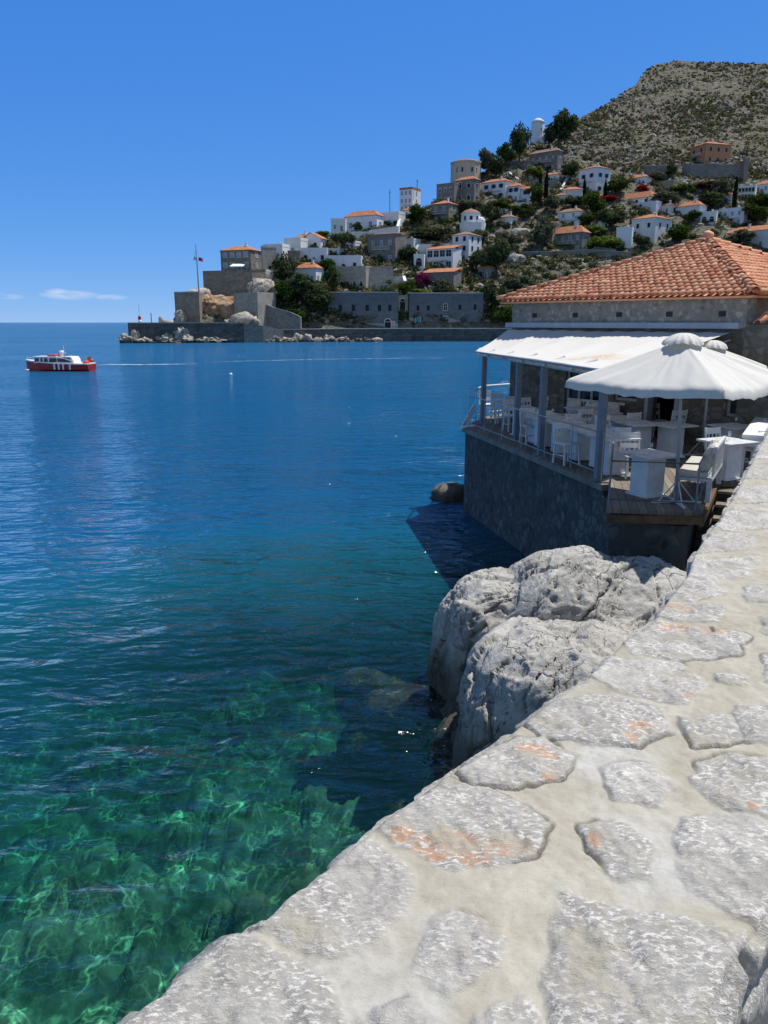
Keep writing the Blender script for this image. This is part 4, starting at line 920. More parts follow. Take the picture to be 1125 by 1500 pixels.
# beacon, flagpole, dome hut and mast on the point
c, s = pix(205, 473, 222.5); rt = empty('harbour_beacon', c, 0, 'small white beacon with red band at the tip of the harbour wall', 'beacon')
m = MB().use(W0, True); m.lathe([(2.4*s, 0), (2.2*s, 4.5*s)], 14); m.build('base', rt)
m = MB().use(simple('beacon_red', (0.42, 0.03, 0.03), 0.5), True); m.lathe([(2.25*s, 4.5*s), (2.1*s, 9*s), (0.6*s, 10.5*s)], 14); m.build('lantern', rt)
m = MB().use(M_TRIM); m.tube([(0, 0, 10*s), (0, 0, 26*s)], 0.08, 6); m.bar((-1.2*s, 0, 18*s), (1.2*s, 0, 18*s), 0.08); m.build('mast', rt)
c, s = pix(291.5, 429, 231); rt = empty('flagpole', c, 0, 'tall flagpole with a crossarm and two small flags on the fortified point', 'flagpole')
m = MB().use(simple('grey_painted_pole', (0.32, 0.32, 0.33), 0.5)); m.tube([(0, 0, -0.5), (-1*s, 0, 68*s)], [0.22, 0.09], 8); m.bar((-5.5*s, 0, 46*s), (3*s, 0, 46*s), 0.12); m.tube([(-5.5*s, 0, 46*s), (-0.8*s, 0, 60*s)], 0.03, 4); m.build('pole', rt)
def flag(nm, x, z, w, h, colr, rt):
    m = MB(); m.use(simple(nm, colr, 0.7), True); n = 8
    vs = []
    for i in range(n+1):
        for k in (0, 1): vs.append((x+w*i/n, 0.35*math.sin(i*0.9), z - k*h - 0.35*h*i/n))
    vs += [(v[0], v[1]+0.03, v[2]) for v in vs]; q = 2*(n+1)
    m.add(vs, [(2*i, 2*i+1, 2*i+3, 2*i+2) for i in range(n)]+[(q+2*i, q+2*i+2, q+2*i+3, q+2*i+1) for i in range(n)]); return m.build('flag', rt)
flag('red_flag_cloth', 0.4, 50*s, 6*s, 5*s, (0.40, 0.05, 0.09), rt); flag('pale_flag_cloth', -4.5*s, 51*s, 3*s, 4*s, (0.45, 0.47, 0.55), rt)
c, s = pix(236, 472, 226); m = MB().use(M_PALE, True); m.lathe([(3.6*s, -1), (3.6*s, 5*s), (2.6*s, 8*s), (0.05, 9*s)], 12); m.box(3*s, 16*s, -1, 2, -1, 3*s)
o = m.build('domed_hut'); o.location = c; tag(o, 'small pale domed hut between beacon and left bastion', 'hut')
c, s = pix(222, 473, 224); m = MB().use(simple('dark_post', (0.05, 0.05, 0.05))); m.tube([(0, 0, -1), (0, 0, 14*s)], 0.12, 6); o = m.build('mooring_post'); o.location = c; tag(o, 'thin dark post on the harbour wall right of the beacon', 'post')
for px, yb_, yt, lb in ((571, 306, 280, 'thin dark telephone mast on the skyline left of the tall slim white house'), (611, 279, 264, 'short aerial on the roof of the tall slim white house')):
    c, s = pix(px, yb_, D(px, max(yb_, 311))+2); m = MB().use(simple('mast_grey', (0.08, 0.08, 0.09))); m.tube([(0, 0, -6 if px == 571 else -0.4), (0, 0, (yb_-yt)*s)], 0.14, 6); m.bar((-0.6, 0, (yb_-yt)*s*.85), (0.6, 0, (yb_-yt)*s*.85), .1); o = m.build('aerial'); o.location = c; tag(o, lb, 'mast')
# fan of open awning on the stone house at the point
c, s = pix(347, 390, D(368, 396)-2.5); m = MB().use(M_TRIM); m.add([(-11*s, 0, 0), (9*s, 0, 0), (11*s, 2.2, 4*s), (-8*s, 2.2, 4*s), (-11*s, 0, -.12), (9*s, 0, -.12), (11*s, 2.2, 4*s-.12), (-8*s, 2.2, 4*s-.12)], [(0, 1, 2, 3), (7, 6, 5, 4), (0, 4, 5, 1), (1, 5, 6, 2), (3, 7, 4, 0)])
o = m.build('awning'); o.location = c; tag(o, 'small white awning below the big windows of the stone house on the point', 'awning')
# ================================================================ rocks along the far shore
M_FROCK = rock_mat('shore_limestone', (0.27, 0.245, 0.21), (0.46, 0.42, 0.36), True, 0.35)
M_OROCK = rock_mat('ochre_cliff_rock', (0.30, 0.17, 0.085), (0.42, 0.30, 0.20), False, 0.4)
SR = [(183, 496, 8, 6), (197, 493, 7, 9), (209, 499, 9, 5), (221, 500, 7, 4), (246, 492, 8, 9), (253, 500, 10, 5), (267, 488, 9, 9), (275, 496, 8, 6), (303, 497, 9, 5), (318, 496, 12, 5), (333, 498, 8, 5), (352, 493, 9, 9), (362, 497, 7, 6), (372, 499, 7, 5), (384, 495, 8, 6), (396, 499, 8, 5), (404, 494, 7, 6), (417, 499, 9, 4), (431, 500, 7, 5), (436, 493, 6, 5), (450, 496, 6, 8), (463, 500, 5, 4), (480, 496, 7, 6), (492, 500, 5, 4), (512, 499, 9, 2.5), (358, 484, 7, 9), (366, 489, 6, 8), (347, 487, 6, 7)]
for i, (px, py, rx, ry) in enumerate(SR):
    c, s = pix(px, py, ip(px, SHORE)-1.5-(py > 495)*1.2); c.z = max(-0.4, c.z-0.5)
    m = MB().use(M_FROCK); m.blob((0, 0, 0), rx*s*1.15, rx*s, ry*s*1.2, 3, 0.6, i, 1.9); o = m.build('shore_boulder'); o.location = c; o.rotation_euler = (0, 0, i*1.7)
    if 'ORD' not in globals():
        ORD = 'first second third fourth fifth sixth seventh eighth ninth tenth eleventh twelfth thirteenth fourteenth fifteenth sixteenth seventeenth eighteenth nineteenth twentieth twenty-first twenty-second twenty-third twenty-fourth twenty-fifth twenty-sixth twenty-seventh twenty-eighth'.split()
        rank = {q: k for k, q in enumerate(sorted(range(len(SR)), key=lambda q: SR[q][0]))}
    tag(o, '%s pale boulder at the foot of the %s, %s from the left' % ('large' if rx*ry > 60 else 'medium' if rx*ry > 38 else 'low', 'dark harbour wall' if px < 357 else 'grey rubble wall' if px < 410 else 'mansion quay', ORD[rank[i]]), 'rock', 'boulders along the far waterline')
def cliff(name, x0, x1, yt, yb, Y, dep, mat, label, seed, amp=0.9):
    n, k = 46, 30; A = np.zeros((n, k, 3))
    for i in range(n):
        for j in range(k):
            u = i/(n-1); t = j/(k-1); px = x0+(x1-x0)*u; py = yb+(yt-yb)*t
            bulge = math.sin(u*math.pi)**0.6
            A[i, j] = at(px, py, Y - dep*bulge*(1-t*0.75))[:]
    x, y, z = A[..., 0], A[..., 1], A[..., 2]
    f1, f2, cc = worley(x*0.35+seed, y*0.35, z*0.5)
    A[..., 1] -= amp*(1.6*fbm(x*.25+seed, y*.25, z*.25, 4) + 0.8*(cc-.5) - 0.5*np.exp(-((f2-f1)/.1)**2))
    A[..., 2] += 0.7*fbm(x*.5+seed, y*.5, z*.5, 3)
    F_ = list(map(list, grid_faces(n, k)[:, ::-1]))
    V = A.reshape(-1, 3); nb = len(V)
    B2 = V.copy(); B2[:, 1] += 5+0*B2[:, 1]
    ring = [i*k for i in range(n)] + [(n-1)*k+j for j in range(1, k)] + [i*k+k-1 for i in range(n-2, -1, -1)] + [j for j in range(k-2, 0, -1)]
    side = [(ring[q], ring[(q+1) % len(ring)], nb+ring[(q+1) % len(ring)], nb+ring[q]) for q in range(len(ring))]
    o = np_mesh(name, np.concatenate([V, B2]), np.array(F_+[list(t) for t in side]), [mat], True); tag(o, label, 'cliff')
def crag(label, lumps, mat, k=8.0, seed=1.0, vox=0.05):
    o0 = lumps[0][0].copy(); o0.z = 0
    o = sculpt('rocky_cliff', [((c-o0)/k, tuple(q/k for q in r), a) for c, r, a in lumps], vox, 1.3, seed); o.location = o0; o.scale = (k, k, k)
    o.data.materials.clear(); o.data.materials.append(mat); tag(o, label, 'cliff')
def LP(px, py, dY, rx, ry, rz, a=0):       # radii in photo pixels at that distance
    c, s = pix(px, py, ip(px, SHORE)+dY); return (c, (rx*s, ry*s, rz*s), a)
crag('ochre and grey cliff face bulging between the two bastions', [LP(318, 468, 11, 32, 18, 30, 5), LP(300, 452, 12, 22, 16, 20, 30), LP(338, 448, 12, 16, 14, 16, 10), LP(316, 440, 13, 20, 14, 12, 0)], M_OROCK, 8, 4.0)
crag('weathered rock shelf heaped against the foot of the sunlit right bastion', [LP(352, 470, 2, 14, 10, 9, 10), LP(370, 472, 2, 12, 9, 7, -15), LP(334, 472, 3, 10, 8, 6, 0)], M_FROCK, 8, 17.0)
crag('ragged rock crowning the ledge behind the flagpole foot', [LP(298, 434, 14, 10, 9, 7, 0), LP(282, 431, 12, 8, 8, 4, 30)], M_FROCK, 8, 41.0)
crag('dark craggy rock wrapped round the foot of the left bastion', [LP(264, 468, 6, 9, 12, 18, 0), LP(280, 470, 8, 12, 10, 12, 20)], M_FROCK, 8, 7.0)
crag('pale rocky slope falling right of the lit bastion below the square tower', [LP(388, 432, 17, 18, 14, 18, 20), LP(405, 446, 16, 18, 14, 16, -10), LP(425, 460, 14, 20, 12, 12, 0), LP(376, 422, 17, 14, 10, 10, 0), LP(400, 415, 22, 14, 10, 14, 10)], M_FROCK, 8, 12.0)
crag('broken grey rock band above the left end of the restaurant roof', [LP(790, 396, 38, 26, 10, 9, 5), LP(830, 390, 40, 24, 10, 10, -5), LP(862, 394, 38, 20, 10, 7, 8), LP(755, 385, 38, 16, 10, 12, 0)], rock_mat('grey_hill_rock', (0.20, 0.19, 0.17), (0.36, 0.345, 0.31), False, 0.3), 8, 21.0)
crag('pale rock outcrop on the rough slope left of the free standing white house', [LP(760, 345, 60, 18, 12, 10, 0), LP(778, 352, 58, 14, 10, 9, 20)], M_FROCK, 8, 31.0)
# ================================================================ foliage
def leaf_mat(name, c1, c2, c3=None):
    b = NB(name); P = b.pos('Object'); W_ = b.pos('World')
    n = b.noise(W_, 0.5, 4, 0.6); n2 = b.vor(W_, 1.8, 'F1', 'Color'); sc_ = b.n('SeparateColor'); b.l(n2, sc_.inputs[0])
    c = b.mix(b.ramp(n, 0.35, 0.65), c1, c2); c = b.mix(b.ramp(sc_.outputs[0], 0.55, 1, 0, 0.7), c, c3 or tuple(min(1, x*1.6) for x in c2))
    d = b.n('BsdfDiffuse'); b.l(c, d.inputs[0]); t = b.n('BsdfTranslucent'); b.l(c, t.inputs[0]); m = b.n('MixShader'); m.inputs[0].default_value = 0.25
    b.l(d.outputs[0], m.inputs[1]); b.l(t.outputs[0], m.inputs[2]); b.l(m.outputs[0], b.out.inputs['Surface']); return b.m
L_DARK = leaf_mat('pine_needles', (0.038, 0.056, 0.026), (0.072, 0.092, 0.042)); L_OLIVE = leaf_mat('olive_leaves', (0.06, 0.070, 0.042), (0.115, 0.12, 0.075)); L_MID = leaf_mat('green_shrub_leaves', (0.03, 0.058, 0.014), (0.065, 0.095, 0.022))
L_LIME = leaf_mat('bright_shrub_leaves', (0.07, 0.11, 0.018), (0.13, 0.165, 0.035)); L_CYP = leaf_mat('cypress_leaves', (0.010, 0.020, 0.010), (0.018, 0.032, 0.013)); L_RED = leaf_mat('bougainvillea_bracts', (0.22, 0.008, 0.02), (0.36, 0.015, 0.035)); L_DRY = leaf_mat('dry_brush_leaves', (0.11, 0.085, 0.04), (0.19, 0.15, 0.075))
L_PURP = leaf_mat('magenta_blossom', (0.13, 0.015, 0.06), (0.2, 0.03, 0.10))
M_TRUNK = simple('bark', (0.09, 0.065, 0.045), 0.95, 0.2, 4, 0.4, 0.03)
def leaves_np(centers, radii, per, size, flat=0.8, rg=rng):
    """leaf quads spread through clumps; centers n x 3, radii n"""
    n = len(centers); C_ = np.repeat(centers, per, 0); Rr = np.repeat(radii, per)
    d = rg.normal(size=(n*per, 3)); d /= np.linalg.norm(d, axis=1)[:, None]; d[:, 2] *= flat
    rad = Rr*(rg.random(n*per)**0.45)
    p = C_ + d*rad[:, None]
    u = rg.normal(size=(n*per, 3)); u /= np.linalg.norm(u, axis=1)[:, None]
    nn = d*0.9 + rg.normal(size=(n*per, 3))*0.6 + np.array([0, 0, 0.5]); v = np.cross(nn, u); v /= np.linalg.norm(v, axis=1)[:, None]+1e-9; u = np.cross(v, nn); u /= np.linalg.norm(u, axis=1)[:, None]+1e-9
    sz = size*(0.6+0.8*rg.random(n*per))[:, None]
    V = np.stack([p-u*sz-v*sz*0.55, p+u*sz-v*sz*0.55, p+u*sz+v*sz*0.55, p-u*sz+v*sz*0.55], 1).reshape(-1, 3)
    return V, np.arange(n*per*4).reshape(-1, 4)
def proto(name, kind, seed):
    """unit tree: 1 m tall, 1 m wide crown; leaves sized for a tree some metres tall"""
    rg = np.random.default_rng(seed); cs = []; rs = []
    if kind == 'cypress':
        for k in range(26): t = k/25; cs.append((rg.normal()*.04, rg.normal()*.04, 0.06+t*0.9)); rs.append(0.36*math.sin(math.pi*min(1, (t*0.8+0.18)))*(1-t*0.55))
        per, sz = 60, 0.03
    elif kind == 'round':
        for k in range(24):
            d = rg.normal(size=3); d /= np.linalg.norm(d); r = rg.random()**.4*.36; cs.append((d[0]*r, d[1]*r, 0.55+d[2]*r*.85)); rs.append(0.10+0.10*rg.random())
        per, sz = 75, 0.026
    elif kind == 'umbrella':
        for k in range(26): a = rg.random()*6.28; r = rg.random()**.5*.42; cs.append((r*math.cos(a), r*math.sin(a), 0.78-r*r*.5+rg.normal()*.05)); rs.append(0.10+0.06*rg.random())
        per, sz = 75, 0.024
    else:       # sprawling bush
        for k in range(22):
            a = rg.random()*6.28; r = rg.random()**.5*.44; cs.append((r*math.cos(a), r*math.sin(a), 0.1+rg.random()*(0.68-r*.7))); rs.append(0.12+0.10*rg.random())
        per, sz = 75, 0.028
    V, Fc = leaves_np(np.array(cs), np.array(rs)*1.15, int(per*1.5), sz*1.35, 0.85, rg)
    crown = np_mesh('crown', V, Fc, [], False); cm = crown.data; bpy.data.objects.remove(crown)
    m = MB(); top = {'cypress': .25, 'round': .5, 'umbrella': .7}.get(kind, .3)
    m.tube([(0, 0, -0.15), (0.02, 0.01, top*.5), (0, 0, top)], [0.035, 0.028, 0.018], 7)
    for k in range(5):
        a = k*1.3+seed; m.tube([(0, 0, top*(.55+.08*k)), (0.16*math.cos(a), 0.16*math.sin(a), top*(.75+.1*k)), (0.30*math.cos(a), 0.30*math.sin(a), top*(.9+.12*k))], [0.018, 0.012, 0.005], 5)
    tk = m.build('trunk', mat=M_TRUNK); tm = tk.data; bpy.data.objects.remove(tk)
    return cm, tm
PROT = {k: [proto(k, k, s_) for s_ in (1, 2, 3)] for k in ('cypress', 'round', 'umbrella', 'bush')}
_cm = {}
def tree(name, kind, lm, px, yb, yt, wpx, label, cat='tree', i=[0], Y=None, group=None):
    i[0] += 1; v = i[0] % 3; cm, tm = PROT[kind][v]
    key = (kind, v, lm.name)
    if key not in _cm: q = cm.copy(); q.materials.clear(); q.materials.append(lm); _cm[key] = q
    Y = Y or D(px, yb)-0.5; c, s = pix(px, yb, Y); h = (yb-yt)*s; w = wpx*s
    if kind == 'round': w *= 1.28; h *= 1.06
    if kind == 'bush': w *= 1.1; h *= 1.05
    rt = empty(name, c, i[0]*1.1, label, cat, group); rt.scale = (w, w, h)
    if kind == 'cypress': rt.scale = (w*1.3, w*1.3, h)
    link_mesh('crown', _cm[key], rt); link_mesh('trunk', tm, rt)
T = [
 ('pine_tree', 'round', L_DARK, 818, 222, 164, 44, 'big dark pine crown right of the windmill on the ridge'),
 ('pine_tree', 'round', L_DARK, 805, 218, 186, 22, 'smaller dark pine tucked between windmill and big pine'),
 ('pine_tree', 'round', L_DARK, 761, 236, 188, 30, 'dark pine left of the windmill'),
 ('pine_tree', 'round', L_MID, 742, 246, 212, 26, 'lower green pine further down the ridge left of the windmill'),
 ('eucalyptus_tree', 'round', L_OLIVE, 714, 258, 219, 26, 'tall grey green tree on the skyline right of the round tan building'),
 ('pine_tree', 'round', L_DARK, 727, 262, 232, 22, 'dark tree between the grey green skyline tree and the zigzag stair'),
 ('umbrella_pine', 'umbrella', L_DARK, 505, 376, 341, 38, 'dark umbrella shaped tree in front of the white garden wall'),
 ('shrub', 'bush', L_LIME, 474, 347, 335, 20, 'lime green bush on the skyline left of the wide mansion'),
 ('tree', 'round', L_DARK, 418, 420, 376, 36, 'dark tree right of the fortified point above the rocky slope'),
 ('tree', 'round', L_DARK, 443, 446, 402, 46, 'large dark green tree hanging below the pale blue white house'),
 ('tree', 'round', L_MID, 420, 450, 412, 34, 'green tree on the rocky slope right of the lit bastion'),
 ('tree', 'round', L_DARK, 466, 462, 424, 42, 'dark tree left of the first blue grey mansion'),
 ('shrub', 'bush', L_MID, 434, 468, 444, 34, 'spreading bush at the bottom of the slope left of the mansions'),
 ('tree', 'round', L_MID, 478, 402, 378, 26, 'bright green tree right of the pale blue white house'),
 ('tree', 'round', L_DARK, 488, 430, 394, 22, 'dark tree between bright green tree and arched stone house'),
 ('tree', 'round', L_DARK, 524, 341, 326, 14, 'dark little tree before the windows of the wide mansion'),
 ('tree', 'round', L_MID, 612, 330, 300, 30, 'green tree right of the tall slim white house'),
 ('tree', 'round', L_DARK, 596, 382, 362, 26, 'dark tree below the white balcony'),
 ('tree', 'bush', L_DARK, 622, 352, 328, 44, 'dark spreading bush under the dark stone house'),
 ('shrub', 'bush', L_OLIVE, 645, 350, 324, 34, 'grey green bush in front of the dark stone house'),
 ('shrub', 'bush', L_LIME, 566, 420, 402, 18, 'lime green bush right of the arched stone house'),
 ('shrub', 'bush', L_MID, 598, 430, 404, 26, 'green bush just left of the bright orange lean-to roof'),
 ('shrub', 'bush', L_LIME, 610, 434, 420, 40, 'lime green bush on the edge above the second mansion'),
 ('bougainvillea', 'bush', L_PURP, 617, 417, 394, 20, 'magenta blossoming shrub left of the orange lean-to roof', 'shrub'),
 ('shrub', 'bush', L_OLIVE, 650, 430, 402, 26, 'olive bush covering the wall of the low stone house'),
 ('shrub', 'bush', L_OLIVE, 685, 310, 288, 36, 'olive green bush under the grey stone mansion'),
 ('tree', 'round', L_DARK, 718, 330, 300, 26, 'dark tree right of the domed white house'),
 ('shrub', 'bush', L_MID, 730, 305, 288, 30, 'hedge under the leftmost blue shuttered house'),
 ('shrub', 'bush', L_MID, 765, 314, 294, 28, 'bush under the narrow blue shuttered house'),
 ('tree', 'round', L_DARK, 728, 402, 352, 30, 'dark leaning tree right of the three storey white house'),
 ('tree', 'round', L_OLIVE, 742, 380, 340, 34, 'olive tree above the dark leaning tree'),
 ('tree', 'round', L_DARK, 705, 400, 366, 34, 'dark tree below the three storey white house'),
 ('tree', 'round', L_DARK, 722, 455, 414, 34, 'dark tree right above the end of the second mansion'),
 ('shrub', 'bush', L_MID, 738, 474, 440, 34, 'green shrub between the second mansion and the restaurant'),
 ('shrub', 'bush', L_OLIVE, 760, 428, 395, 40, 'grey green scrub bush directly above the restaurant eave'),
 ('cypress', 'cypress', L_CYP, 790, 298, 252, 7, 'left slim cypress of the pair before the low white house'),
 ('cypress', 'cypress', L_CYP, 799, 300, 248, 8, 'right slim cypress of the pair before the low white house'),
 ('cypress', 'cypress', L_CYP, 855, 292, 261, 7, 'slim cypress before the large house with blue shuttered windows'),
 ('cypress', 'cypress', L_CYP, 886, 292, 264, 7, 'slim cypress at the right corner of the large house with blue shuttered windows'),
 ('tree', 'round', L_MID, 782, 306, 270, 22, 'green tree left of the cypress pair'),
 ('shrub', 'bush', L_LIME, 783, 258, 240, 22, 'yellow green bush at the foot of the plain grey stone mansion'),
 ('tree', 'round', L_DARK, 836, 262, 238, 26, 'dark tree right of the plain grey stone mansion'),
 ('tree', 'round', L_OLIVE, 812, 312, 286, 26, 'olive tree between the cypresses and the small red roofed house'),
 ('tree', 'round', L_DARK, 842, 306, 286, 28, 'dark tree below the small red roofed house'),
 ('tree', 'round', L_MID, 868, 318, 284, 34, 'green tree below the large house with blue shuttered windows'),
 ('bougainvillea', 'bush', L_RED, 888, 294, 284, 26, 'crimson bougainvillea left of the wide villa', 'shrub'),
 ('bougainvillea', 'bush', L_RED, 941, 280, 268, 16, 'red bougainvillea above the right end of the wide villa', 'shrub'),
 ('tree', 'round', L_MID, 905, 286, 262, 34, 'green tree above the crimson bougainvillea'),
 ('shrub', 'bush', L_OLIVE, 972, 300, 276, 38, 'olive bush right of the wide villa'),
 ('tree', 'round', L_DARK, 896, 336, 306, 40, 'dark tree below the wide villa'),
 ('shrub', 'bush', L_LIME, 870, 344, 326, 34, 'yellow green bush right of the square grey stone house'),
 ('shrub', 'bush', L_LIME, 885, 364, 340, 42, 'large lime bush left of the white annexe'),
 ('shrub', 'bush', L_MID, 860, 330, 306, 28, 'green bush right of the free standing white house'),
 ('tree', 'round', L_OLIVE, 795, 366, 322, 32, 'grey green tree left of the square grey stone house'),
 ('shrub', 'bush', L_MID, 830, 344, 326, 24, 'small bush in front of the free standing white house'),
 ('tree', 'round', L_DARK, 940, 364, 344, 24, 'dark low palm like tree before the big white house'),
 ('tree', 'round', L_MID, 992, 358, 332, 32, 'green tree behind the restaurant ridge left of the roof peak'),
 ('tree', 'round', L_MID, 1012, 326, 308, 24, 'round green tree before the pink roofed white house'),
 ('tree', 'round', L_DARK, 1038, 308, 282, 40, 'dark grove above the tall pale white block'),
 ('tree', 'round', L_OLIVE, 1058, 294, 262, 30, 'grey olive tree left of the colonnaded white house'),
 ('cypress', 'cypress', L_CYP, 1075, 306, 262, 9, 'tall dark cypress left of the colonnaded white house'),
 ('tree', 'round', L_MID, 1108, 330, 300, 44, 'large round green tree right of the tall pale white block'),
 ('tree', 'round', L_MID, 1112, 308, 286, 40, 'green tree below the last white house at the right edge of the photo'),
 ('tree', 'round', L_OLIVE, 1084, 362, 336, 34, 'grey green tree before the long orange roofed house'),
 ('shrub', 'bush', L_DRY, 1045, 276, 262, 50, 'dry brown brush on the terraces below the long retaining wall'),
 ('shrub', 'bush', L_MID, 1000, 282, 266, 30, 'green brush right of the roofless ruin'),
 ('shrub', 'bush', L_OLIVE, 960, 262, 250, 26, 'grey brush between the two retaining walls'),
 ('tree', 'round', L_DARK, 984, 262, 240, 18, 'dark small tree left of the long retaining wall'),
 ('shrub', 'bush', L_OLIVE, 700, 352, 332, 26, 'olive bush right above the three storey white house'),
 ('shrub', 'bush', L_OLIVE, 640, 366, 350, 30, 'grey green bush above the glazed veranda house'),
]
for t in T: tree(*t[:8], *(t[8:] or ()))
def town_top(px): return ip(px, [(400, 395), (480, 352), (560, 338), (640, 300), (700, 262), (760, 230), (840, 226), (900, 250), (1000, 262), (1700, 262)])
# scrub and stones nobody could count
def place(n, f, size_fn):
    P_ = []
    t = 0
    while len(P_) < n and t < n*30:
        t += 1; px = 380+random.random()*1200; s_ = sky_at(px); py = s_+(470-s_)*random.random()
        if random.random() > f(px, py): continue
        q = at(px, py, D(px, py)); P_.append((q.x, q.y, q.z, size_fn()))
    return np.array(P_)
def dens_town(px, py):
    tt = town_top(px); return 0 if py < tt-4 else (0.95 if py > tt+6 else 0.5)
P_ = place(3600, dens_town, lambda: random.uniform(0.7, 2.3))
for k, (lm, nm) in enumerate(((L_MID, 'green'), (L_OLIVE, 'grey green'), (L_DARK, 'dark'), (L_DRY, 'dry'))):
    q = P_[k::4]; V, Fc = leaves_np(q[:, :3]+np.array([0, 0, 0.4]), q[:, 3], 50, 0.34, 0.8)
    tag(np_mesh('town_scrub', V, Fc, [lm], False), nm+' scrub filling the slopes between the town houses', 'scrub', kind='stuff')
def clump(px, py, f=1.0):
    return float(fbm(np.array([px*0.018*f+py*.02]), np.array([py*0.045*f]), np.array([0.3]), 3)[0])
L_HILL = leaf_mat('grey_hill_scrub', (0.07, 0.069, 0.048), (0.125, 0.118, 0.085))
P_ = place(9000, lambda px, py: (0.35+0.65*sstep(-0.22, 0.2, clump(px, py))) if py < town_top(px) else 0, lambda: random.choice((.5, .7, .9, 1.3, 2.0))*random.uniform(0.7, 1.2))
for k, (lm, nm) in enumerate(((L_HILL, 'grey green'), (L_MID, 'dark'), (L_DRY, 'dry'), (L_HILL, 'dull olive'))):
    q = P_[k::4]; V, Fc = leaves_np(q[:, :3]+np.array([0, 0, 0.25]), q[:, 3], 18, 0.34, 0.6)
    tag(np_mesh('mountain_scrub', V, Fc, [lm], False), nm+' low scrub dotting the bare mountain', 'scrub', kind='stuff')
def stones_mesh(name, P_, mat, label):
    bm = bmesh.new(); bmesh.ops.create_icosphere(bm, subdivisions=1, radius=1); B0 = np.array([v.co[:] for v in bm.verts]); F0 = np.array([[v.index for v in f.verts] for f in bm.faces]); bm.free()
    n = len(P_); J = 1+rng.normal(size=(n, len(B0), 1))*0.22; sc3 = 0.6+0.8*rng.random((n, 1, 3)); sc3[..., 2] *= 0.7
    V = B0[None]*J*sc3*P_[:, None, 3:4] + P_[:, None, :3]
    Fc = (F0[None]+np.arange(n)[:, None, None]*len(B0)).reshape(-1, 3)
    tag(np_mesh(name, V.reshape(-1, 3), Fc, [mat], False), label, 'rocks', kind='stuff')
M_HROCK = simple('hill_limestone', (0.34, 0.32, 0.285), 0.95, 0.2, 0.5, kind='World', spec=0.05)
stones_mesh('mountain_rocks', place(11000, lambda px, py: (0.25+0.75*sstep(-0.1, 0.25, -clump(px+300, py, 1.3))) if py < town_top(px)+6 else 0.14, lambda: random.choice((0.25, 0.35, 0.5, 0.9))*random.uniform(0.7, 1.4)), M_HROCK, 'pale limestone outcrops scattered over the mountain and slopes')

q_ = []
for k in range(420):
    px = random.choice((random.uniform(177, 357), random.uniform(177, 357), random.uniform(357, 560))); c = at(px, 499, ip(px, SHORE)-random.uniform(-0.5, 3.0)); q_.append((c.x, c.y, random.uniform(-0.3, 0.5)+max(0, random.gauss(0, .4)), random.choice((.35, .5, .8, 1.2))*random.uniform(.7, 1.2)))
stones_mesh('shore_rubble', np.array(q_), M_FROCK, 'broken rock rubble lining the waterline of the harbour walls')
# ================================================================ RESTAURANT ON ITS TERRACE
ZD = H-3.03
def dz(px, py): return atz(px, py, ZD)
F0 = dz(682, 625); F1 = dz(884, 706); F00 = at(706, 612, 25.3); F00.z = ZD
edir = (F1-F0).normalized(); enr = Vector((edir.y, -edir.x, 0))          # towards the water
if enr.x > 0: enr = -enr
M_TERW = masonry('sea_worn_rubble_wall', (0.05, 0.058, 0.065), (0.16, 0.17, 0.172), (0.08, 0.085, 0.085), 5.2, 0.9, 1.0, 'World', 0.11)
M_RUB = masonry('restaurant_rubble_stone', (0.20, 0.185, 0.16), (0.42, 0.395, 0.35), (0.27, 0.25, 0.215), 6.4, 1.1, 1.0, 'World', 0.12)
M_DRUB = masonry('weathered_side_wall_stone', (0.13, 0.12, 0.10), (0.26, 0.24, 0.20), (0.15, 0.14, 0.12), 3.6, 1.4, 0.9, 'World', 0.09)
def planks(name, c1, c2, ang, pitch=0.14, kind='World'):
    b = NB(name); P = b.pos(kind, (1, 1, 1), (0, 0, ang)); sp = b.n('SeparateXYZ'); b.l(P, sp.inputs[0])
    x = b.math('DIVIDE', sp.outputs[0], pitch); fr = b.math('FRACT', x); fl = b.math('FLOOR', x)
    wn_ = b.n('TexWhiteNoise', noise_dimensions='1D'); b.l(fl, wn_.inputs['W'])
    g = b.noise(b.pos(kind, (12, 0.8, 6), (0, 0, ang)), 2.0, 5, 0.65)
    c = b.mix(wn_.outputs[0], c1, c2); c = b.mix(b.ramp(g, 0.4, 0.7, 0, .6), c, tuple(q*0.6 for q in c1))
    gap = b.math('MINIMUM', b.ramp(fr, 0, 0.05), b.ramp(fr, 1.0, 0.95)); c = b.mix(gap, (0.015, 0.012, 0.01), c)
    b.bsdf(c, 0.8, b.bump(b.math('ADD', gap, b.math('MULTIPLY', g, 0.2)), 0.6, 0.01), spec=0.2); return b.m
M_DECK = planks('weathered_deck_boards', (0.17, 0.145, 0.115), (0.27, 0.235, 0.19), -math.atan2(edir.x, edir.y))
M_BEAM = simple('brown_timber', (0.15, 0.09, 0.05), 0.8, 0.25, 6, 0.4, 0.01)
M_STEEL = simple('blue_grey_painted_steel', (0.17, 0.215, 0.27), 0.5, 0.12, 3)
M_WPAINT = simple('white_painted_wood', (0.72, 0.73, 0.74), 0.55, 0.08, 5, 0.15, 0.003)
M_WPAINT2 = simple('worn_white_painted_wood', (0.60, 0.62, 0.63), 0.6, 0.14, 8, 0.2, 0.004)
M_GPAINT = simple('grey_painted_wood', (0.36, 0.38, 0.41), 0.6, 0.1, 5)
M_GLASSD = simple('dark_door_glass', (0.012, 0.013, 0.014), 0.12, 0.2, 2, spec=0.5)
M_DARKIN = simple('painted_inner_shade', (0.05, 0.045, 0.04), 0.9)  # near-black colour stands in for the shade inside the room and drain holes

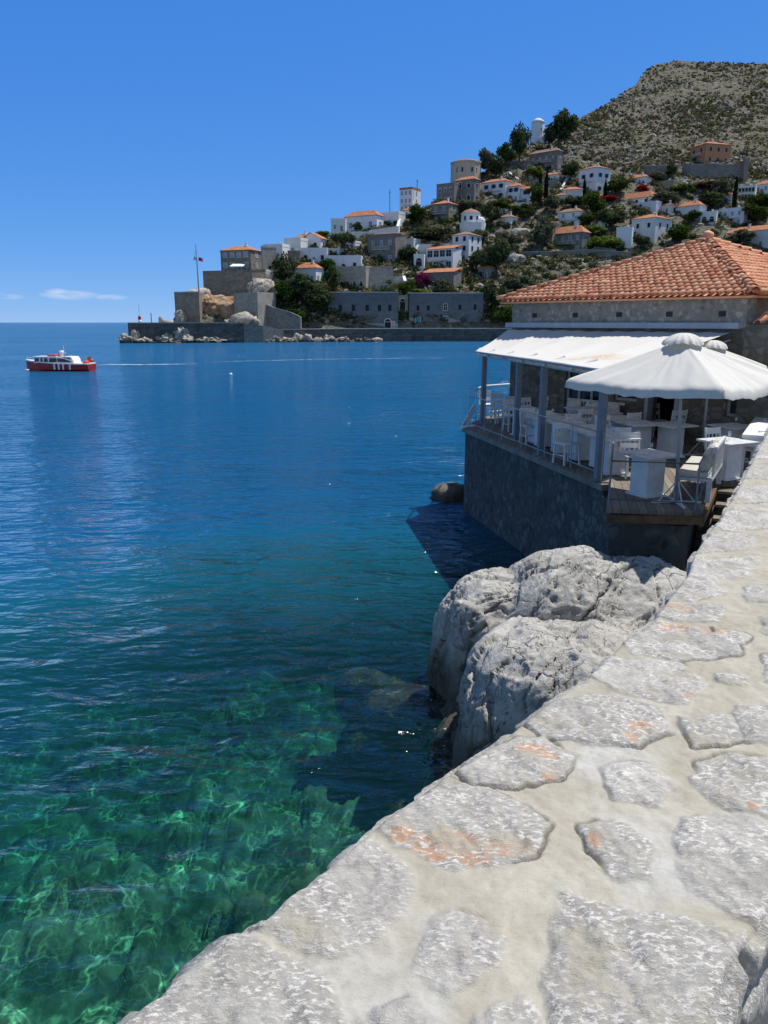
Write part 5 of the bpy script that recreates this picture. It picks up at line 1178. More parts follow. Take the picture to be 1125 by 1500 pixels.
# terrace: sea wall (with pillar), deck, timber platform
P1 = dz(888, 746); P2 = dz(1027, 752); G1 = dz(1048, 706); G2 = dz(1100, 706)
root = empty('restaurant_terrace', F1*1.0, 0, 'dark rubble sea wall carrying the wooden terrace deck of the restaurant', 'terrace')
o0 = root.location.copy()
m = MB().use(M_TERW)
def loc(p): return (p.x-o0.x, p.y-o0.y)
w = 0.5; i0, i1 = F0-enr*w, F1-enr*w
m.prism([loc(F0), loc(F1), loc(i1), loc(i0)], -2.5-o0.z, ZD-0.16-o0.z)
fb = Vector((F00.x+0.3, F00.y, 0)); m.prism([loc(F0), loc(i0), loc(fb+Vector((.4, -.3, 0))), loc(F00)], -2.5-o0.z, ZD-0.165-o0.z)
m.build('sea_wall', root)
m = MB().use(M_TERW); q = F1-enr*0.02+edir*0.12; m.prism([loc(q+enr*0.1), loc(q+enr*0.1+edir*.35), loc(q-enr*.45+edir*.35), loc(q-enr*.45)], -2.5-o0.z, ZD-0.25-o0.z); m.build('pillar', root)
m = MB().use(simple('concrete_lip', (0.23, 0.225, 0.20), 0.9, 0.2, 3, 0.4, 0.01)); m.prism([loc(F0+enr*.08-edir*.1), loc(F1+enr*.08+edir*.1), loc(i1+edir*.1), loc(i0-edir*.1)], ZD-0.158-o0.z, ZD-0.03-o0.z); m.build('lip', root)
m = MB().use(M_DECK)
poly = [F0+enr*.03, F1+enr*.03, G1, G2, Vector((9.0, 11.0, 0)), Vector((17, 20, 0)), Vector((14, 30, 0)), Vector((8, 30, 0)), Vector((F00.x+1.2, F00.y+1.6, 0)), F00]
m.prism([loc(p) for p in poly], ZD-0.10-o0.z, ZD-o0.z); m.build('deck', root)
root = empty('timber_platform', P1*1.0, 0, 'timber platform with brown fascia projecting from the terrace towards the boulder', 'platform'); o0 = root.location.copy()
m = MB().use(M_DECK); m.prism([loc(F1+Vector((.12, .01, 0))), loc(P1), loc(P2), loc(G1-Vector((.02, 0.0, 0)))], ZD-0.06-o0.z, ZD+0.012-o0.z); m.build('deck', root)
m = MB().use(M_BEAM); zz = -0.13
for a, b_ in ((P1, P2), (P2, G1)): m.bar(a-o0+Vector((0, -.05, zz-.02)), b_-o0+Vector((0, -.05, zz+.02)), 0.07, 0.13)
m.build('fascia', root)
m = MB().use(M_TERW); m.prism([loc(P1+Vector((.12, .15, 0))), loc(P2+Vector((-.15, .15, 0))), loc(G1+Vector((-.15, .3, 0))), loc(F1+Vector((.25, .3, 0)))], -2.5-o0.z, ZD-0.26-o0.z); m.build('stone_base', root)
# swim steps between platform and parapet
root = empty('stair', G1*1.0, 0, 'flight of brown wooden steps going down between the platform and the parapet', 'stair'); o0 = root.location.copy()
sd = (P2-G1).normalized(); sn = Vector((-sd.y, sd.x, 0)); sn = sn if sn.x > 0 else -sn
m = MB().use(simple('worn_step_wood', (0.24, 0.20, 0.145), 0.85, 0.25, 5, 0.4, 0.01))
for k in range(9):
    a = sd*(0.05+0.34*k)+sn*0.08; zt = -0.10-0.19*k; q = [a, a+sd*0.33, a+sd*0.33+sn*1.3, a+sn*1.3]
    m.prism([(p.x, p.y) for p in q], zt-0.05, zt)
m.build('tread', root)
m = MB().use(M_BEAM)
for off in (0.06, 1.40): m.bar(sn*off+Vector((0, 0, -.22)), sn*off+sd*3.1+Vector((0, 0, -.22-3.1*0.19/0.34)), 0.06, 0.22)
m.build('stringer', root)
m = MB().use(M_DRUB); m.prism([loc(G1+sn*1.45), loc(G1+sd*3.2+sn*1.45), loc(G1+sd*3.2+sn*2.4), loc(G2+Vector((.5, 0, 0)))], -2.5, ZD-0.2); o = m.build('bank_wall'); o.location = (o0.x, o0.y, 0); tag(o, 'dark stone bank beside the wooden steps under the parapet', 'wall')

# ---------------- the building
A = at(750, 476, 24.4); B_ = at(1092, 475, 18.6); A.z = B_.z = 0
fd = (B_-A).normalized(); fn = Vector((fd.y, -fd.x, 0)); fn = fn if fn.y < 0 else -fn      # outward normal of the front
L = (B_-A).length
def proj(p):
    v = p-Vector((0, 0, H)); dcam = v.dot(FV); return 562.5+F*v.dot(XV)/dcam, 750-F*v.dot(UV)/dcam
best = min(((abs(proj((A+B_)/2 - fn*q + Vector((0, 0, H+2.3)))[0]-1036), q) for q in np.linspace(2, 7, 101)))[1]
dep = best*2
def solve_z(p, py):
    lo, hi = 0.0, 20.0
    for _ in range(50):
        mid = (lo+hi)/2
        if proj(Vector((p.x, p.y, mid)))[1] > py: lo = mid
        else: hi = mid
    return lo
ZE = (solve_z(A, 441) + solve_z(B_, 430))/2
APX = (A+B_)/2 - fn*best; ZA = solve_z(APX, 347)
root = empty('restaurant', A*1.0, math.atan2(fd.y, fd.x), 'stone restaurant building with a terracotta barrel tile roof above the terrace', 'restaurant')
Rt = Matrix.Rotation(-math.atan2(fd.y, fd.x), 4, 'Z')
def lc(p):           # world -> building local (x along the front, y into the building)
    return Rt @ (p-root.location)
root.location.z = 0
def fx(px):          # where a photo column meets the front
    d = ray(px, 560); t = (A.cross(fd).z)/(Vector((d.x, d.y, 0)).cross(fd).z); return (Vector((d.x*t, d.y*t, 0))-A).dot(fd)
T_ = 0.4
ops = [(fx(828), fx(883), 0.02, 2.35, 'glass'), (fx(900), fx(934), 0.95, 2.25, 'win'), (fx(952), fx(993), 0.02, 2.3, 'open'), (fx(1066), fx(1086), 0.8, 2.3, 'win')]
M_LOW = masonry('shade_toned_ground_floor_stone', (0.10, 0.085, 0.07), (0.24, 0.21, 0.175), (0.14, 0.12, 0.10), 4.6, 1.3, 0.9, 'World', 0.09)  # darker copy of the rubble stone: awning shade put into its colour
ZS = ZD+2.9
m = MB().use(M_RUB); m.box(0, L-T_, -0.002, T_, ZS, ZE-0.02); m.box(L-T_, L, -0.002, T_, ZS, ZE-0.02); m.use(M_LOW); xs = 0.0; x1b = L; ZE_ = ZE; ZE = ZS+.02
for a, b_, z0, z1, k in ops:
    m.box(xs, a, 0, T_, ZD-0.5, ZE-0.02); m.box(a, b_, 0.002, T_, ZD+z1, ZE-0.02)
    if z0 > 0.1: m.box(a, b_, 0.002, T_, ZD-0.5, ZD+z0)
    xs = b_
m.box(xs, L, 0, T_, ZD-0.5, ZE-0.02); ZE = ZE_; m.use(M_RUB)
m.box(0, T_, T_, dep, ZD-0.5, ZE-0.02); m.box(T_, L-T_, dep-T_, dep, ZD-0.5, ZE-0.02)
m.use(masonry('brown_side_stone', (0.22, 0.14, 0.075), (0.33, 0.23, 0.14), (0.25, 0.19, 0.12), 4, 1.3, 0.7, 'World', 0.07)); m.box(L-T_, L+0.003, T_, dep, ZD-0.5, ZE-0.02)
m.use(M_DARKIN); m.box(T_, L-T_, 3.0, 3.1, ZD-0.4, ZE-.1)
m.build('wall', root)
m = MB().use(simple('pale_flashing', (0.40, 0.45, 0.52), 0.6, 0.08, 2)); m.box(-0.15, L-0.1, -0.14, -0.002, ZD+2.88, ZD+3.02); m.build('flashing', root)
for a, b_, z0, z1, k in ops:
    if k == 'open':
        m = MB().use(M_GPAINT); m.box(a-.08, a+.02, -.05, .2, ZD+.01, ZD+z1); m.box(b_-.02, b_+.08, -.05, .2, ZD+.01, ZD+z1); m.box(a-.08, b_+.08, -.06, .21, ZD+z1, ZD+z1+.1); m.build('door_frame', root)
        continue
    fr = MB().use(M_GPAINT); fr.box(a, a+.07, .10, .2, ZD+z0, ZD+z1); fr.box(b_-.07, b_, .10, .2, ZD+z0, ZD+z1); fr.box(a+.07, b_-.07, .10, .2, ZD+z1-.07, ZD+z1); fr.box(a+.07, b_-.07, .10, .2, ZD+z0, ZD+z0+.07)
    n = 3 if k == 'glass' else 1
    for q in range(1, n): xx = a+(b_-a)*q/n; fr.box(xx-.035, xx+.035, .105, .195, ZD+z0+.07, ZD+z1-.07)
    f = fr.build('door' if k == 'glass' else 'window', root)
    g = MB().use(M_GLASSD); g.box(a+.07, b_-.07, .145, .155, ZD+z0+.07, ZD+z1-.07); g.build('pane', f)
# drain holes in the upper wall
m = MB().use(M_DARKIN)
for px in (779, 837, 900, 972, 1048):
    x = fx(px); z = ZD+3.02+(ZE-ZD-3.02)*0.30; m.box(x-.09, x+.09, -0.012, 0.05, z-.05, z+.08)
m.build('drain_hole', root)

def tile_mat():
    b = NB('terracotta_barrel_tiles'); P = b.pos('World'); g = b.n('NewGeometry').outputs['Random Per Island']
    n = b.noise(P, 1.2, 4, 0.6); n2 = b.noise(P, 14, 5, 0.7); n3 = b.noise(P, 60, 3, 0.6)
    c = b.mix(g, (0.60, 0.215, 0.105), (0.86, 0.45, 0.27)); c = b.mix(b.ramp(n, 0.4, 0.7, 0, .5), c, (0.60, 0.28, 0.165))
    c = b.mix(b.math('MULTIPLY', b.ramp(n2, 0.5, 0.72), 0.35), c, (0.80, 0.52, 0.34)); c = b.mix(b.math('MULTIPLY', b.ramp(n2, 0.45, 0.28), 0.35), c, (0.20, 0.105, 0.06))
    c = b.mix(b.math('MULTIPLY', b.ramp(b.noise(P, 2.2, 3, 0.5), 0.58, 0.7), 0.5), c, (0.46, 0.34, 0.15))
    b.bsdf(c, 0.82, b.bump(n3, 0.4, 0.006), spec=0.2); return b.m
M_BTILE = tile_mat()
def barrel(m, p, ax, side, up, ln, r0, r1, n=7, th=0.014):
    """one half-round tile from p (low end) along ax"""
    vs = []
    for (q, r) in ((p, r0), (p+ax*ln, r1)):
        for rr in (r, r-th):
            for k in range(n):
                t = math.pi*k/(n-1); vs.append(q + side*(rr*math.cos(t)) + up*(rr*math.sin(t)*0.92))
    o, i_, O, I = 0, n, 2*n, 3*n; fs = []
    for k in range(n-1):
        fs.append((o+k, O+k, O+k+1, o+k+1)); fs.append((o+k, o+k+1, i_+k+1, i_+k)); fs.append((i_+k, i_+k+1, I+k+1, I+k))
    m.add(vs, fs)
oh = 0.30
def roof():
    rf = MB().use(M_BTILE)
    c = [Vector((-oh, -oh, ZE)), Vector((L+oh, -oh, ZE)), Vector((L+oh, dep+oh, ZE)), Vector((-oh, dep+oh, ZE))]
    ap = Vector((L/2, dep/2, ZA-0.12))
    for k in range(4):
        a, b_ = c[k], c[(k+1) % 4]; e = (b_-a).normalized(); W_ = (b_-a).length
        foot = a+e*((ap-a).dot(e)); s = (ap-foot); S = s.length; s.normalize(); nn = e.cross(s).normalized()
        xa = (ap-a).dot(e)
        rf.curs = False; rf.add([a-nn*.05, b_-nn*.05, ap-nn*.05, a-nn*.10, b_-nn*.10, ap-nn*.10], [(0, 1, 2), (5, 4, 3), (0, 3, 4, 1)])
        pitch = 0.195; nc = int(W_/pitch); row = 0.27; rf.curs = True
        for i in range(nc):
            x = (i+0.5)*W_/nc
            # pan: upturned channel between covers
            lim = S*min(x/xa, (W_-x)/(W_-xa))
            j = 0
            while j*row < lim-0.02:
                q = a+e*(x+random.gauss(0, .007))+s*(j*row-0.03+random.gauss(0, .008))+nn*(0.0+0.012*random.random())
                ax = (s*1.0+nn*(-0.035+random.gauss(0, .012))+e*random.gauss(0, .02)).normalized()
                barrel(rf, q+nn*0.022, ax, e, nn, 0.34, 0.078, 0.062)
                j += 1
            xp = x+W_/nc/2; lim = S*min(xp/xa, (W_-xp)/(W_-xa)) if xp < W_ else 0; j = 0
            while j*row < lim-0.02:
                q = a+e*xp+s*(j*row-0.05)+nn*(-0.035); n5 = 5; vs = []
                for (qq, r) in ((q+nn*.03, 0.070), (q+s*0.33, 0.078)):
                    for kk in range(n5): t = math.pi*kk/(n5-1); vs.append(qq+e*(r*math.cos(t))-nn*(r*math.sin(t)*.5-.03))
                rf.add(vs, [(kk, kk+1, n5+kk+1, n5+kk) for kk in range(n5-1)])
                j += 1
    o = rf.build('roof', root)
    rd = MB().use(M_BTILE, True)
    for k in range(4):
        a = c[k]; d = ap-a; Ls = d.length; d.normalize(); side = d.cross(Vector((0, 0, 1))).normalized(); up = side.cross(d).normalized()
        n = int(Ls/0.32)
        for j in range(n+1):
            barrel(rd, a+d*(j*0.32-0.05)+up*(0.055+random.gauss(0, .006))+side*random.gauss(0, .008), (d-up*0.05).normalized(), side, up, 0.40, 0.125, 0.098, 8)
    rd.blob((ap.x, ap.y, ap.z+0.18), 0.16, 0.16, 0.12, 2, 0.2, 3)
    rd.build('ridge_tiles', o)
    ev = MB().use(simple('eave_mortar', (0.40, 0.36, 0.30), 0.9, 0.15, 6, .4, .01)); ev.box(-.12, L+.12, -.12, dep+.12, ZE-0.07, ZE-0.025); ev.build('cornice', root)
roof()
# lean-to at the right and side wall
def wl_box(name, p, q, th, z0, z1, mat, label, cat='wall'):
    a = Vector((p.x, p.y, 0)); b_ = Vector((q.x, q.y, 0)); d = (b_-a).normalized(); n = Vector((-d.y, d.x, 0))*th
    m = MB().use(mat); m.prism([(0, 0), ((b_-a).x, (b_-a).y), ((b_-a+n).x, (b_-a+n).y), (n.x, n.y)], z0, z1); o = m.build(name); o.location = a; tag(o, label, cat); return o
s0 = B_+fn*0.02+fd*0.01; s1 = B_+fd*4.2+fn*0.02
wl_box('side_wall', s0, s1, 0.5, ZD-0.4, solve_z(B_, 476), M_DRUB, 'dark rough stone wall continuing right from the corner of the restaurant')
m = MB().use(M_BTILE, True)
for k in range(16):
    p = s0+fd*(0.25+0.24*k); barrel(m, Vector((p.x, p.y, solve_z(B_, 474)))-fn*0.05, (-fn+Vector((0, 0, 0.45))).normalized(), fd, Vector((0, 0, 1)), 0.42, 0.10, 0.08)
    barrel(m, Vector((p.x, p.y, solve_z(B_, 474)+.16))-fn*0.38, (-fn+Vector((0, 0, 0.45))).normalized(), fd, Vector((0, 0, 1)), 0.42, 0.10, 0.08)
o = m.build('tile_coping'); tag(o, 'row of terracotta tiles capping the dark side wall beside the restaurant', 'coping')
pc = dz(1101, 640); m = MB().use(M_GPAINT); m.box(-.13, .13, -.13, .13, 0, 2.35); o = m.build('column'); o.location = pc; o.rotation_euler = (0, 0, root.rotation_euler.z); tag(o, 'plain grey square column behind the sunlit tables', 'column')
wl_box('timber_screen', pc+Vector((.3, .1, 0)), pc+Vector((2.4, -1.0, 0)), 0.08, ZD, ZD+2.3, M_BEAM, 'brown timber screen at the right edge behind the sunlit tables', 'screen')

# ---------------- awning on its steel frame
ZB = H-0.90
AW = empty('awning', A+Vector((0, 0, ZD+2.95)), 0, 'big white fabric awning sloping from the restaurant wall down to the sea side posts', 'awning'); o0 = AW.location.copy()
TL = A+fd*(-0.08)+fn*0.10; TL.z = solve_z(A, 483); TR = A+fd*fx(1066)+fn*0.10; TR.z = TL.z-0.02
ze = ZB+0.10; BL = atz(697, 514, ze); BR = atz(887, 541, ze)
nu, nv = 90, 26; Vv = []
for i in range(nu):
    u = i/(nu-1)
    for j in range(nv):
        t = j/(nv-1); p = (TL*(1-u)+TR*u)*(1-t)+(BL*(1-u)+BR*u)*t
        sag = -0.06*abs(math.sin(u*math.pi*5))**1.0*math.sin(math.pi*t) - 0.05*math.sin(math.pi*t)
        sag += 0.010*math.sin(u*70+3*t)*(1-t) + 0.012*float(fbm(np.array([u*9.0]), np.array([t*3.0]), np.array([0.5]), 2)[0])
        Vv.append(((p.x-o0.x), (p.y-o0.y), p.z-o0.z+sag))
def fabric(name, c, stain=False):
    b = NB(name); P = b.pos('World'); n = b.noise(P, 1.4, 4, 0.6); n2 = b.noise(P, 8, 4, 0.6)
    cc = b.mix(b.ramp(n, 0.5, 0.75, 0, .35), c, tuple(x*.84 for x in c))
    if stain:
        q = atz(868, 522, ze+0.1); vm = b.n('VectorMath', operation='DISTANCE'); b.l(P, vm.inputs[0]); vm.inputs[1].default_value = q[:]
        cc = b.mix(b.math('MULTIPLY', b.ramp(vm.outputs['Value'], 1.0, 0.1, 0, .8), b.ramp(n2, .35, .6)), cc, (0.55, 0.36, 0.17))
    d = b.n('BsdfDiffuse'); b.l(cc, d.inputs[0]); tl = b.n('BsdfTranslucent'); b.l(cc, tl.inputs[0]); mx = b.n('MixShader'); mx.inputs[0].default_value = 0.16
    nm = b.bump(n2, 0.25, 0.02); b.l(nm, d.inputs['Normal'])
    b.l(d.outputs[0], mx.inputs[1]); b.l(tl.outputs[0], mx.inputs[2]); b.l(mx.outputs[0], b.out.inputs['Surface']); return b.m
M_FAB = fabric('awning_canvas', (0.70, 0.685, 0.645), True); M_UFAB = fabric('parasol_canvas', (0.70, 0.685, 0.64))
np_mesh('canopy', Vv, grid_faces(nu, nv), [M_FAB], True, AW)
m = MB().use(M_STEEL); bl_ = atz(702, 519, ZB-0.06)-o0; br_ = atz(880, 549, ZB-0.06)-o0
m.use(M_WPAINT2); m.tube([bl_, br_], 0.045, 8); m.build('front_beam', AW)
m = MB().use(M_WPAINT2)
for k, u in enumerate((0.0, 0.13, 0.30, 0.48, 0.66, 0.84, 1.0)):
    a = (BL*(1-u)+BR*u)-o0; t_ = (TL*(1-u)+TR*u)-o0; b_ = bl_*(1-u)+br_*u
    m.bar(a+(t_-a)*0.02-Vector((0, 0, .05)), a+(t_-a)*0.16-Vector((0, 0, .03)), 0.06, 0.05); m.bar(a-Vector((0, 0, .04)), b_, 0.03, 0.03)
    m.tube([a+(t_-a)*0.1-Vector((0, 0, .17)), t_-Vector((0, 0, .17))], 0.018, 6)
m.build('folding_arm', AW)
m = MB().use(M_GPAINT); m.tube([BL-o0-Vector((0, 0, .03)), BR-o0-Vector((0, 0, .03))], 0.028, 8); m.build('edge_tube', AW)
posts = [(705, 621), (754, 645), (789, 666), (873, 703)]
for k, (px, py) in enumerate(posts):
    p = dz(px, py)-enr*0.04; tz = ZB-0.10-ZD
    m = MB().use(M_STEEL); m.box(-.065, .065, -.065, .065, 0.012, tz); m.box(-.11, .11, -.11, .11, 0, 0.012); 
    o = m.build('post'); o.location = p; o.rotation_euler = (0, 0, math.atan2(edir.y, edir.x))
    tag(o, ('slim blue grey steel post at the far corner of the terrace', 'blue grey steel post second from the far corner of the terrace', 'third blue grey post, in the middle of the terrace edge', 'thick looking blue grey steel post nearest the parasol, standing on the pillar')[k], 'post', 'steel posts carrying the awning')

# ---------------- parasols
def parasol(label, base, topz, hd, rot, lean=Vector((0, 0, 0))):
    rt = empty('parasol', base, 0, label, 'parasol', 'white square parasols on the terrace')
    h = topz-base.z; edge = h-0.66
    m = MB().use(M_GPAINT, True); m.tube([(0, 0, 0.06), lean*1.0+Vector((0, 0, h-.05))], 0.028, 10); m.build('pole', rt)
    m = MB().use(M_WPAINT2); 
    for k in range(4):
        a = rot+k*math.pi/2; m.bar((0, 0, .04), (0.42*math.cos(a), 0.42*math.sin(a), .03), 0.05, 0.03); m.bar((0.30*math.cos(a), 0.30*math.sin(a), .05), (0.03*math.cos(a), 0.03*math.sin(a), 0.38), 0.018)
    m.build('stand', rt)
    # canopy
    na, nr = 160, 26; V_ = []; _a = np.arange(na)[:, None]/na*2*math.pi; _r = np.arange(nr)[None, :]/(nr-1.0); _cz = fbm(np.cos(_a)*7+0*_r, np.sin(_a)*7+0*_r, _r*2.0+_a*0, 3)
    for i in range(na):
        a = i/na*2*math.pi; k = (a/(math.pi/2)) % 1.0; ang = (k-0.5)*math.pi/2
        rb = hd*math.cos(math.pi/4)/math.cos(ang)           # a square with its corners on the ribs
        rb *= 1-0.05*math.sin(math.pi*k)
        for j in range(nr):
            r = j/(nr-1)
            if r < 0.95: rr = r/0.95; z = h - (h-edge)*(rr**0.93); drop = 0
            else: rr = 1.0+0.012*(r-.95)/.05; z = edge-0.13*(r-.95)/.05
            sag = 0.13*math.sin(math.pi*k)**1.2*min(1, rr)**2 + (0.03 if k in (0,) else 0)*0
            z -= sag*0.55; z += 0.006*math.sin(a*23+rr*9)*rr + 0.045*float(_cz[i, j])*rr + 0.02*math.exp(-(min(k, 1-k)/0.03)**2)*min(1, rr*2)
            V_.append((rb*rr*math.cos(a+rot)+lean.x, rb*rr*math.sin(a+rot)+lean.y, z))
    Fc = [(i*nr+j, ((i+1) % na)*nr+j, ((i+1) % na)*nr+j+1, i*nr+j+1) for i in range(na) for j in range(nr-1)]
    np_mesh('canopy', V_, Fc, [M_UFAB], True, rt)
    V_ = []; na2, nr2 = 144, 12
    for i in range(na2):
        a = i/na2*2*math.pi
        for j in range(nr2):
            r = j/(nr2-1); pl = (math.sin(a*16)+.5*math.sin(a*9+1))*r; rr = 0.33*(r**0.8)*(1+0.035*pl)*(1+0.06*math.sin(a*2))
            z = h+0.10-0.15*r**1.8+0.007*pl+0.018*math.sin(a*3+1)*r - (0.03 if j == nr2-1 else 0)
            V_.append((rr*math.cos(a)+lean.x, rr*math.sin(a)+lean.y, z))
    Fc = [(i*nr2+j, ((i+1) % na2)*nr2+j, ((i+1) % na2)*nr2+j+1, i*nr2+j+1) for i in range(na2) for j in range(nr2-1)]
    np_mesh('vent_cap', V_, Fc, [M_UFAB], True, rt)
    m = MB().use(M_WPAINT2)
    for k in range(8):
        a = rot+k*math.pi/4; rb = hd if k % 2 == 0 else hd*math.cos(math.pi/4)
        m.tube([Vector((0.04*math.cos(a), 0.04*math.sin(a), h-.10))+lean, Vector((rb*.93*math.cos(a), rb*.93*math.sin(a), edge-(0.02 if k % 2 == 0 else .09)))+lean], 0.012, 5)
        m.tube([Vector((0.03*math.cos(a), 0.03*math.sin(a), edge-.25))+lean, Vector((rb*.5*math.cos(a), rb*.5*math.sin(a), (h+edge)/2-.08))+lean], 0.010, 5)
    m.build('ribs', rt)
    return rt
pb = dz(990, 738); tp = at(1001, 497, pb.y); parasol('nearest white square parasol with a pleated vent cap, over the timber platform', pb, tp.z, 1.86, R(178), Vector((tp.x-pb.x, 0, 0)))
pb2 = dz(1027, 668); tp2 = at(1044, 505, pb2.y); parasol('second white parasol whose pleated cap shows just behind the nearest one', pb2, tp2.z, 1.7, R(178), Vector((tp2.x-pb2.x, 0, 0)))

# ---------------- furniture
ta = math.atan2(edir.y, edir.x)
def table_proto():
    rt = empty('dining_table', (0, 0, 0))
    m = MB().use(M_WPAINT2); m.box(-.42, .42, -.40, .40, 0.715, 0.755, 0.008); m.build('tabletop', rt)
    m = MB().use(M_WPAINT); m.box(-.21, .21, -.20, .20, 0.03, 0.713, 0.006); m.box(-.26, .26, -.25, .25, 0, 0.03); m.build('pedestal', rt); return rt
def long_proto():
    rt = empty('dining_table', (0, 0, 0))
    m = MB().use(M_WPAINT2); m.box(-.85, .85, -.42, .42, 0.715, 0.755, 0.008); m.build('tabletop', rt)
    for x in (-.5, .5): m = MB().use(M_WPAINT); m.box(x-.19, x+.19, -.2, .2, 0.02, 0.713, 0.006); m.build('pedestal', rt)
    return rt
def chair_proto():
    rt = empty('chair', (0, 0, 0)); m = MB().use(M_WPAINT); m.box(-.21, .21, -.21, .21, .43, .46, .008); m.build('seat', rt)
    m = MB().use(M_WPAINT)
    for x in (-.19, .19): m.bar((x, .20, .44), (x, .27, .88), .035)
    m.box(-.17, .17, .245, .27, .74, .87); m.box(-.17, .17, .225, .245, .56, .66)
    for x in (-.1, 0, .1): m.bar((x, .225, .46), (x, .255, .75), .02)
    m.build('backrest', rt)
    for x in (-.18, .18):
        for y in (-.18, .18):
            q = MB().use(M_WPAINT); q.bar((x, y, .43), (x*1.1, y*1.15, 0), .035); q.build('leg', rt)
    m = MB().use(M_WPAINT)
    for x in (-.185, .185): m.bar((x, -.18, .2), (x, .19, .2), .02)
    m.bar((-.18, 0, .2), (.18, 0, .2), .02); m.build('stretcher', rt); return rt
tp_, lp_, cp_ = table_proto(), long_proto(), chair_proto(); used = set()
GT = 'white tables on the terrace'; GC = 'white wooden chairs on the terrace'
def put(proto_, p, rz, label, cat, group):
    o = proto_ if proto_.name not in used else copy_tree(proto_)
    used.add(proto_.name); o.location = p; o.rotation_euler = (0, 0, rz); tag(o, label, cat, group); return o
def settings(tbl, spots, lbl):
    for k, (x, y) in enumerate(spots):
        p = tbl.matrix_basis @ Vector((x, y, 0.757)); plate(p, lbl+(' seaward' if k % 2 == 0 else ' landward')+' side'*1)
M_CHINA = simple('white_china', (0.78, 0.78, 0.77), 0.3, 0.03, 5, spec=.5); M_NAP = simple('grey_napkin', (0.30, 0.33, 0.37), .8)
def glassm():
    b = NB('wine_glass'); g = b.n('BsdfGlossy'); g.inputs['Roughness'].default_value = .05; t = b.n('BsdfTransparent'); t.inputs[0].default_value = (.86, .9, .92, 1); mx = b.n('MixShader'); mx.inputs[0].default_value = .25
    b.l(t.outputs[0], mx.inputs[1]); b.l(g.outputs[0], mx.inputs[2]); b.l(mx.outputs[0], b.out.inputs['Surface']); return b.m
M_GL = glassm()
_m = MB().use(M_CHINA, True); _m.lathe([(.05, 0), (.08, .006), (.13, .018), (.125, .022), (.07, .012), (.001, .01)], 20); _o = _m.build('plate'); PLM = _o.data; bpy.data.objects.remove(_o)
_m = MB().use(M_GL, True); _m.lathe([(.035, 0), (.004, .006), (.004, .08), (.03, .11), (.038, .15), (.030, .2), (.028, .2), (.035, .15), (.002, .09)], 14); _o = _m.build('glass'); GLM = _o.data; bpy.data.objects.remove(_o)
_m = MB().use(M_NAP); _m.box(-.04, .04, -.12, .12, 0, .012, .003); _o = _m.build('napkin'); NPM = _o.data; bpy.data.objects.remove(_o)
def plate(p, lbl, rz=0.0):
    for me, nm, off, cat in ((PLM, 'plate', Vector((0, 0, 0)), 'plate'), (GLM, 'wine_glass', Vector((.16, .05, 0)), 'glass'), (NPM, 'napkin', Vector((-.19, 0, 0)), 'napkin')):
        o = link_mesh(nm, me); o.location = p+off; o.rotation_euler = (0, 0, ta); tag(o, {'plate': 'white plate', 'glass': 'clear wine glass', 'napkin': 'folded grey napkin'}[cat]+' on '+lbl, cat, {'plate': 'plates', 'glass': 'wine glasses', 'napkin': 'napkins'}[cat]+' laid on the terrace tables')
ZTB = ZD+0.755
TB = [(tp_, 766, 598, 'small table near the far post in front of the stone wall', 'the small table near the far post'),
      (lp_, 812, 614, 'long table left of the dark glass doors', 'the long table left of the glass doors'),
      (lp_, 868, 630, 'long table running behind the thick post nearest the parasol', 'the long table behind the thick post'),
      (lp_, 868, 601, 'long rear table in front of the banquette', 'the long rear table by the banquette'),
      (tp_, 790, 605, 'small table between second and middle post', 'the small table between the posts'),
      (tp_, 905, 612, 'small table behind the long tables near the doorway', 'the small table behind the long tables'),
      (tp_, 984, 622, 'small table right of the open doorway', 'the small table right of the doorway'),
      (tp_, 937, 620, 'square table standing before the open dark doorway', 'the square table before the doorway'),
      (tp_, 898, 640, 'table half hidden left of the near platform table', 'the half hidden table left of the platform'),
      (tp_, 951, 665, 'nearest table standing on the platform behind the low railing', 'the nearest table behind the railing'),
      (tp_, 1076, 624, 'rear one of the two sunlit tables right of the grey cabinet', 'the rear sunlit table'),
      (tp_, 1066, 646, 'front one of the two sunlit tables above the steps', 'the front sunlit table')]
for pr, px, py, lb, sh in TB:
    p = atz(px, py, ZTB); p.z = ZD+0.014
    rz = ta+(0 if px < 940 else R(12))
    o = put(pr, p, rz, lb, 'table', GT); sp_ = ((-.45, 0), (.45, 0)) if pr is lp_ else ((0, -.16),)
    bpy.context.view_layer.update()
    for k, (x, y) in enumerate(sp_):
        q = Matrix.Translation(p) @ Matrix.Rotation(rz, 4, 'Z') @ Vector((x, y, 0.743))
        plate(q, sh+('' if len(sp_) == 1 else (', far end', ', near end')[k]))
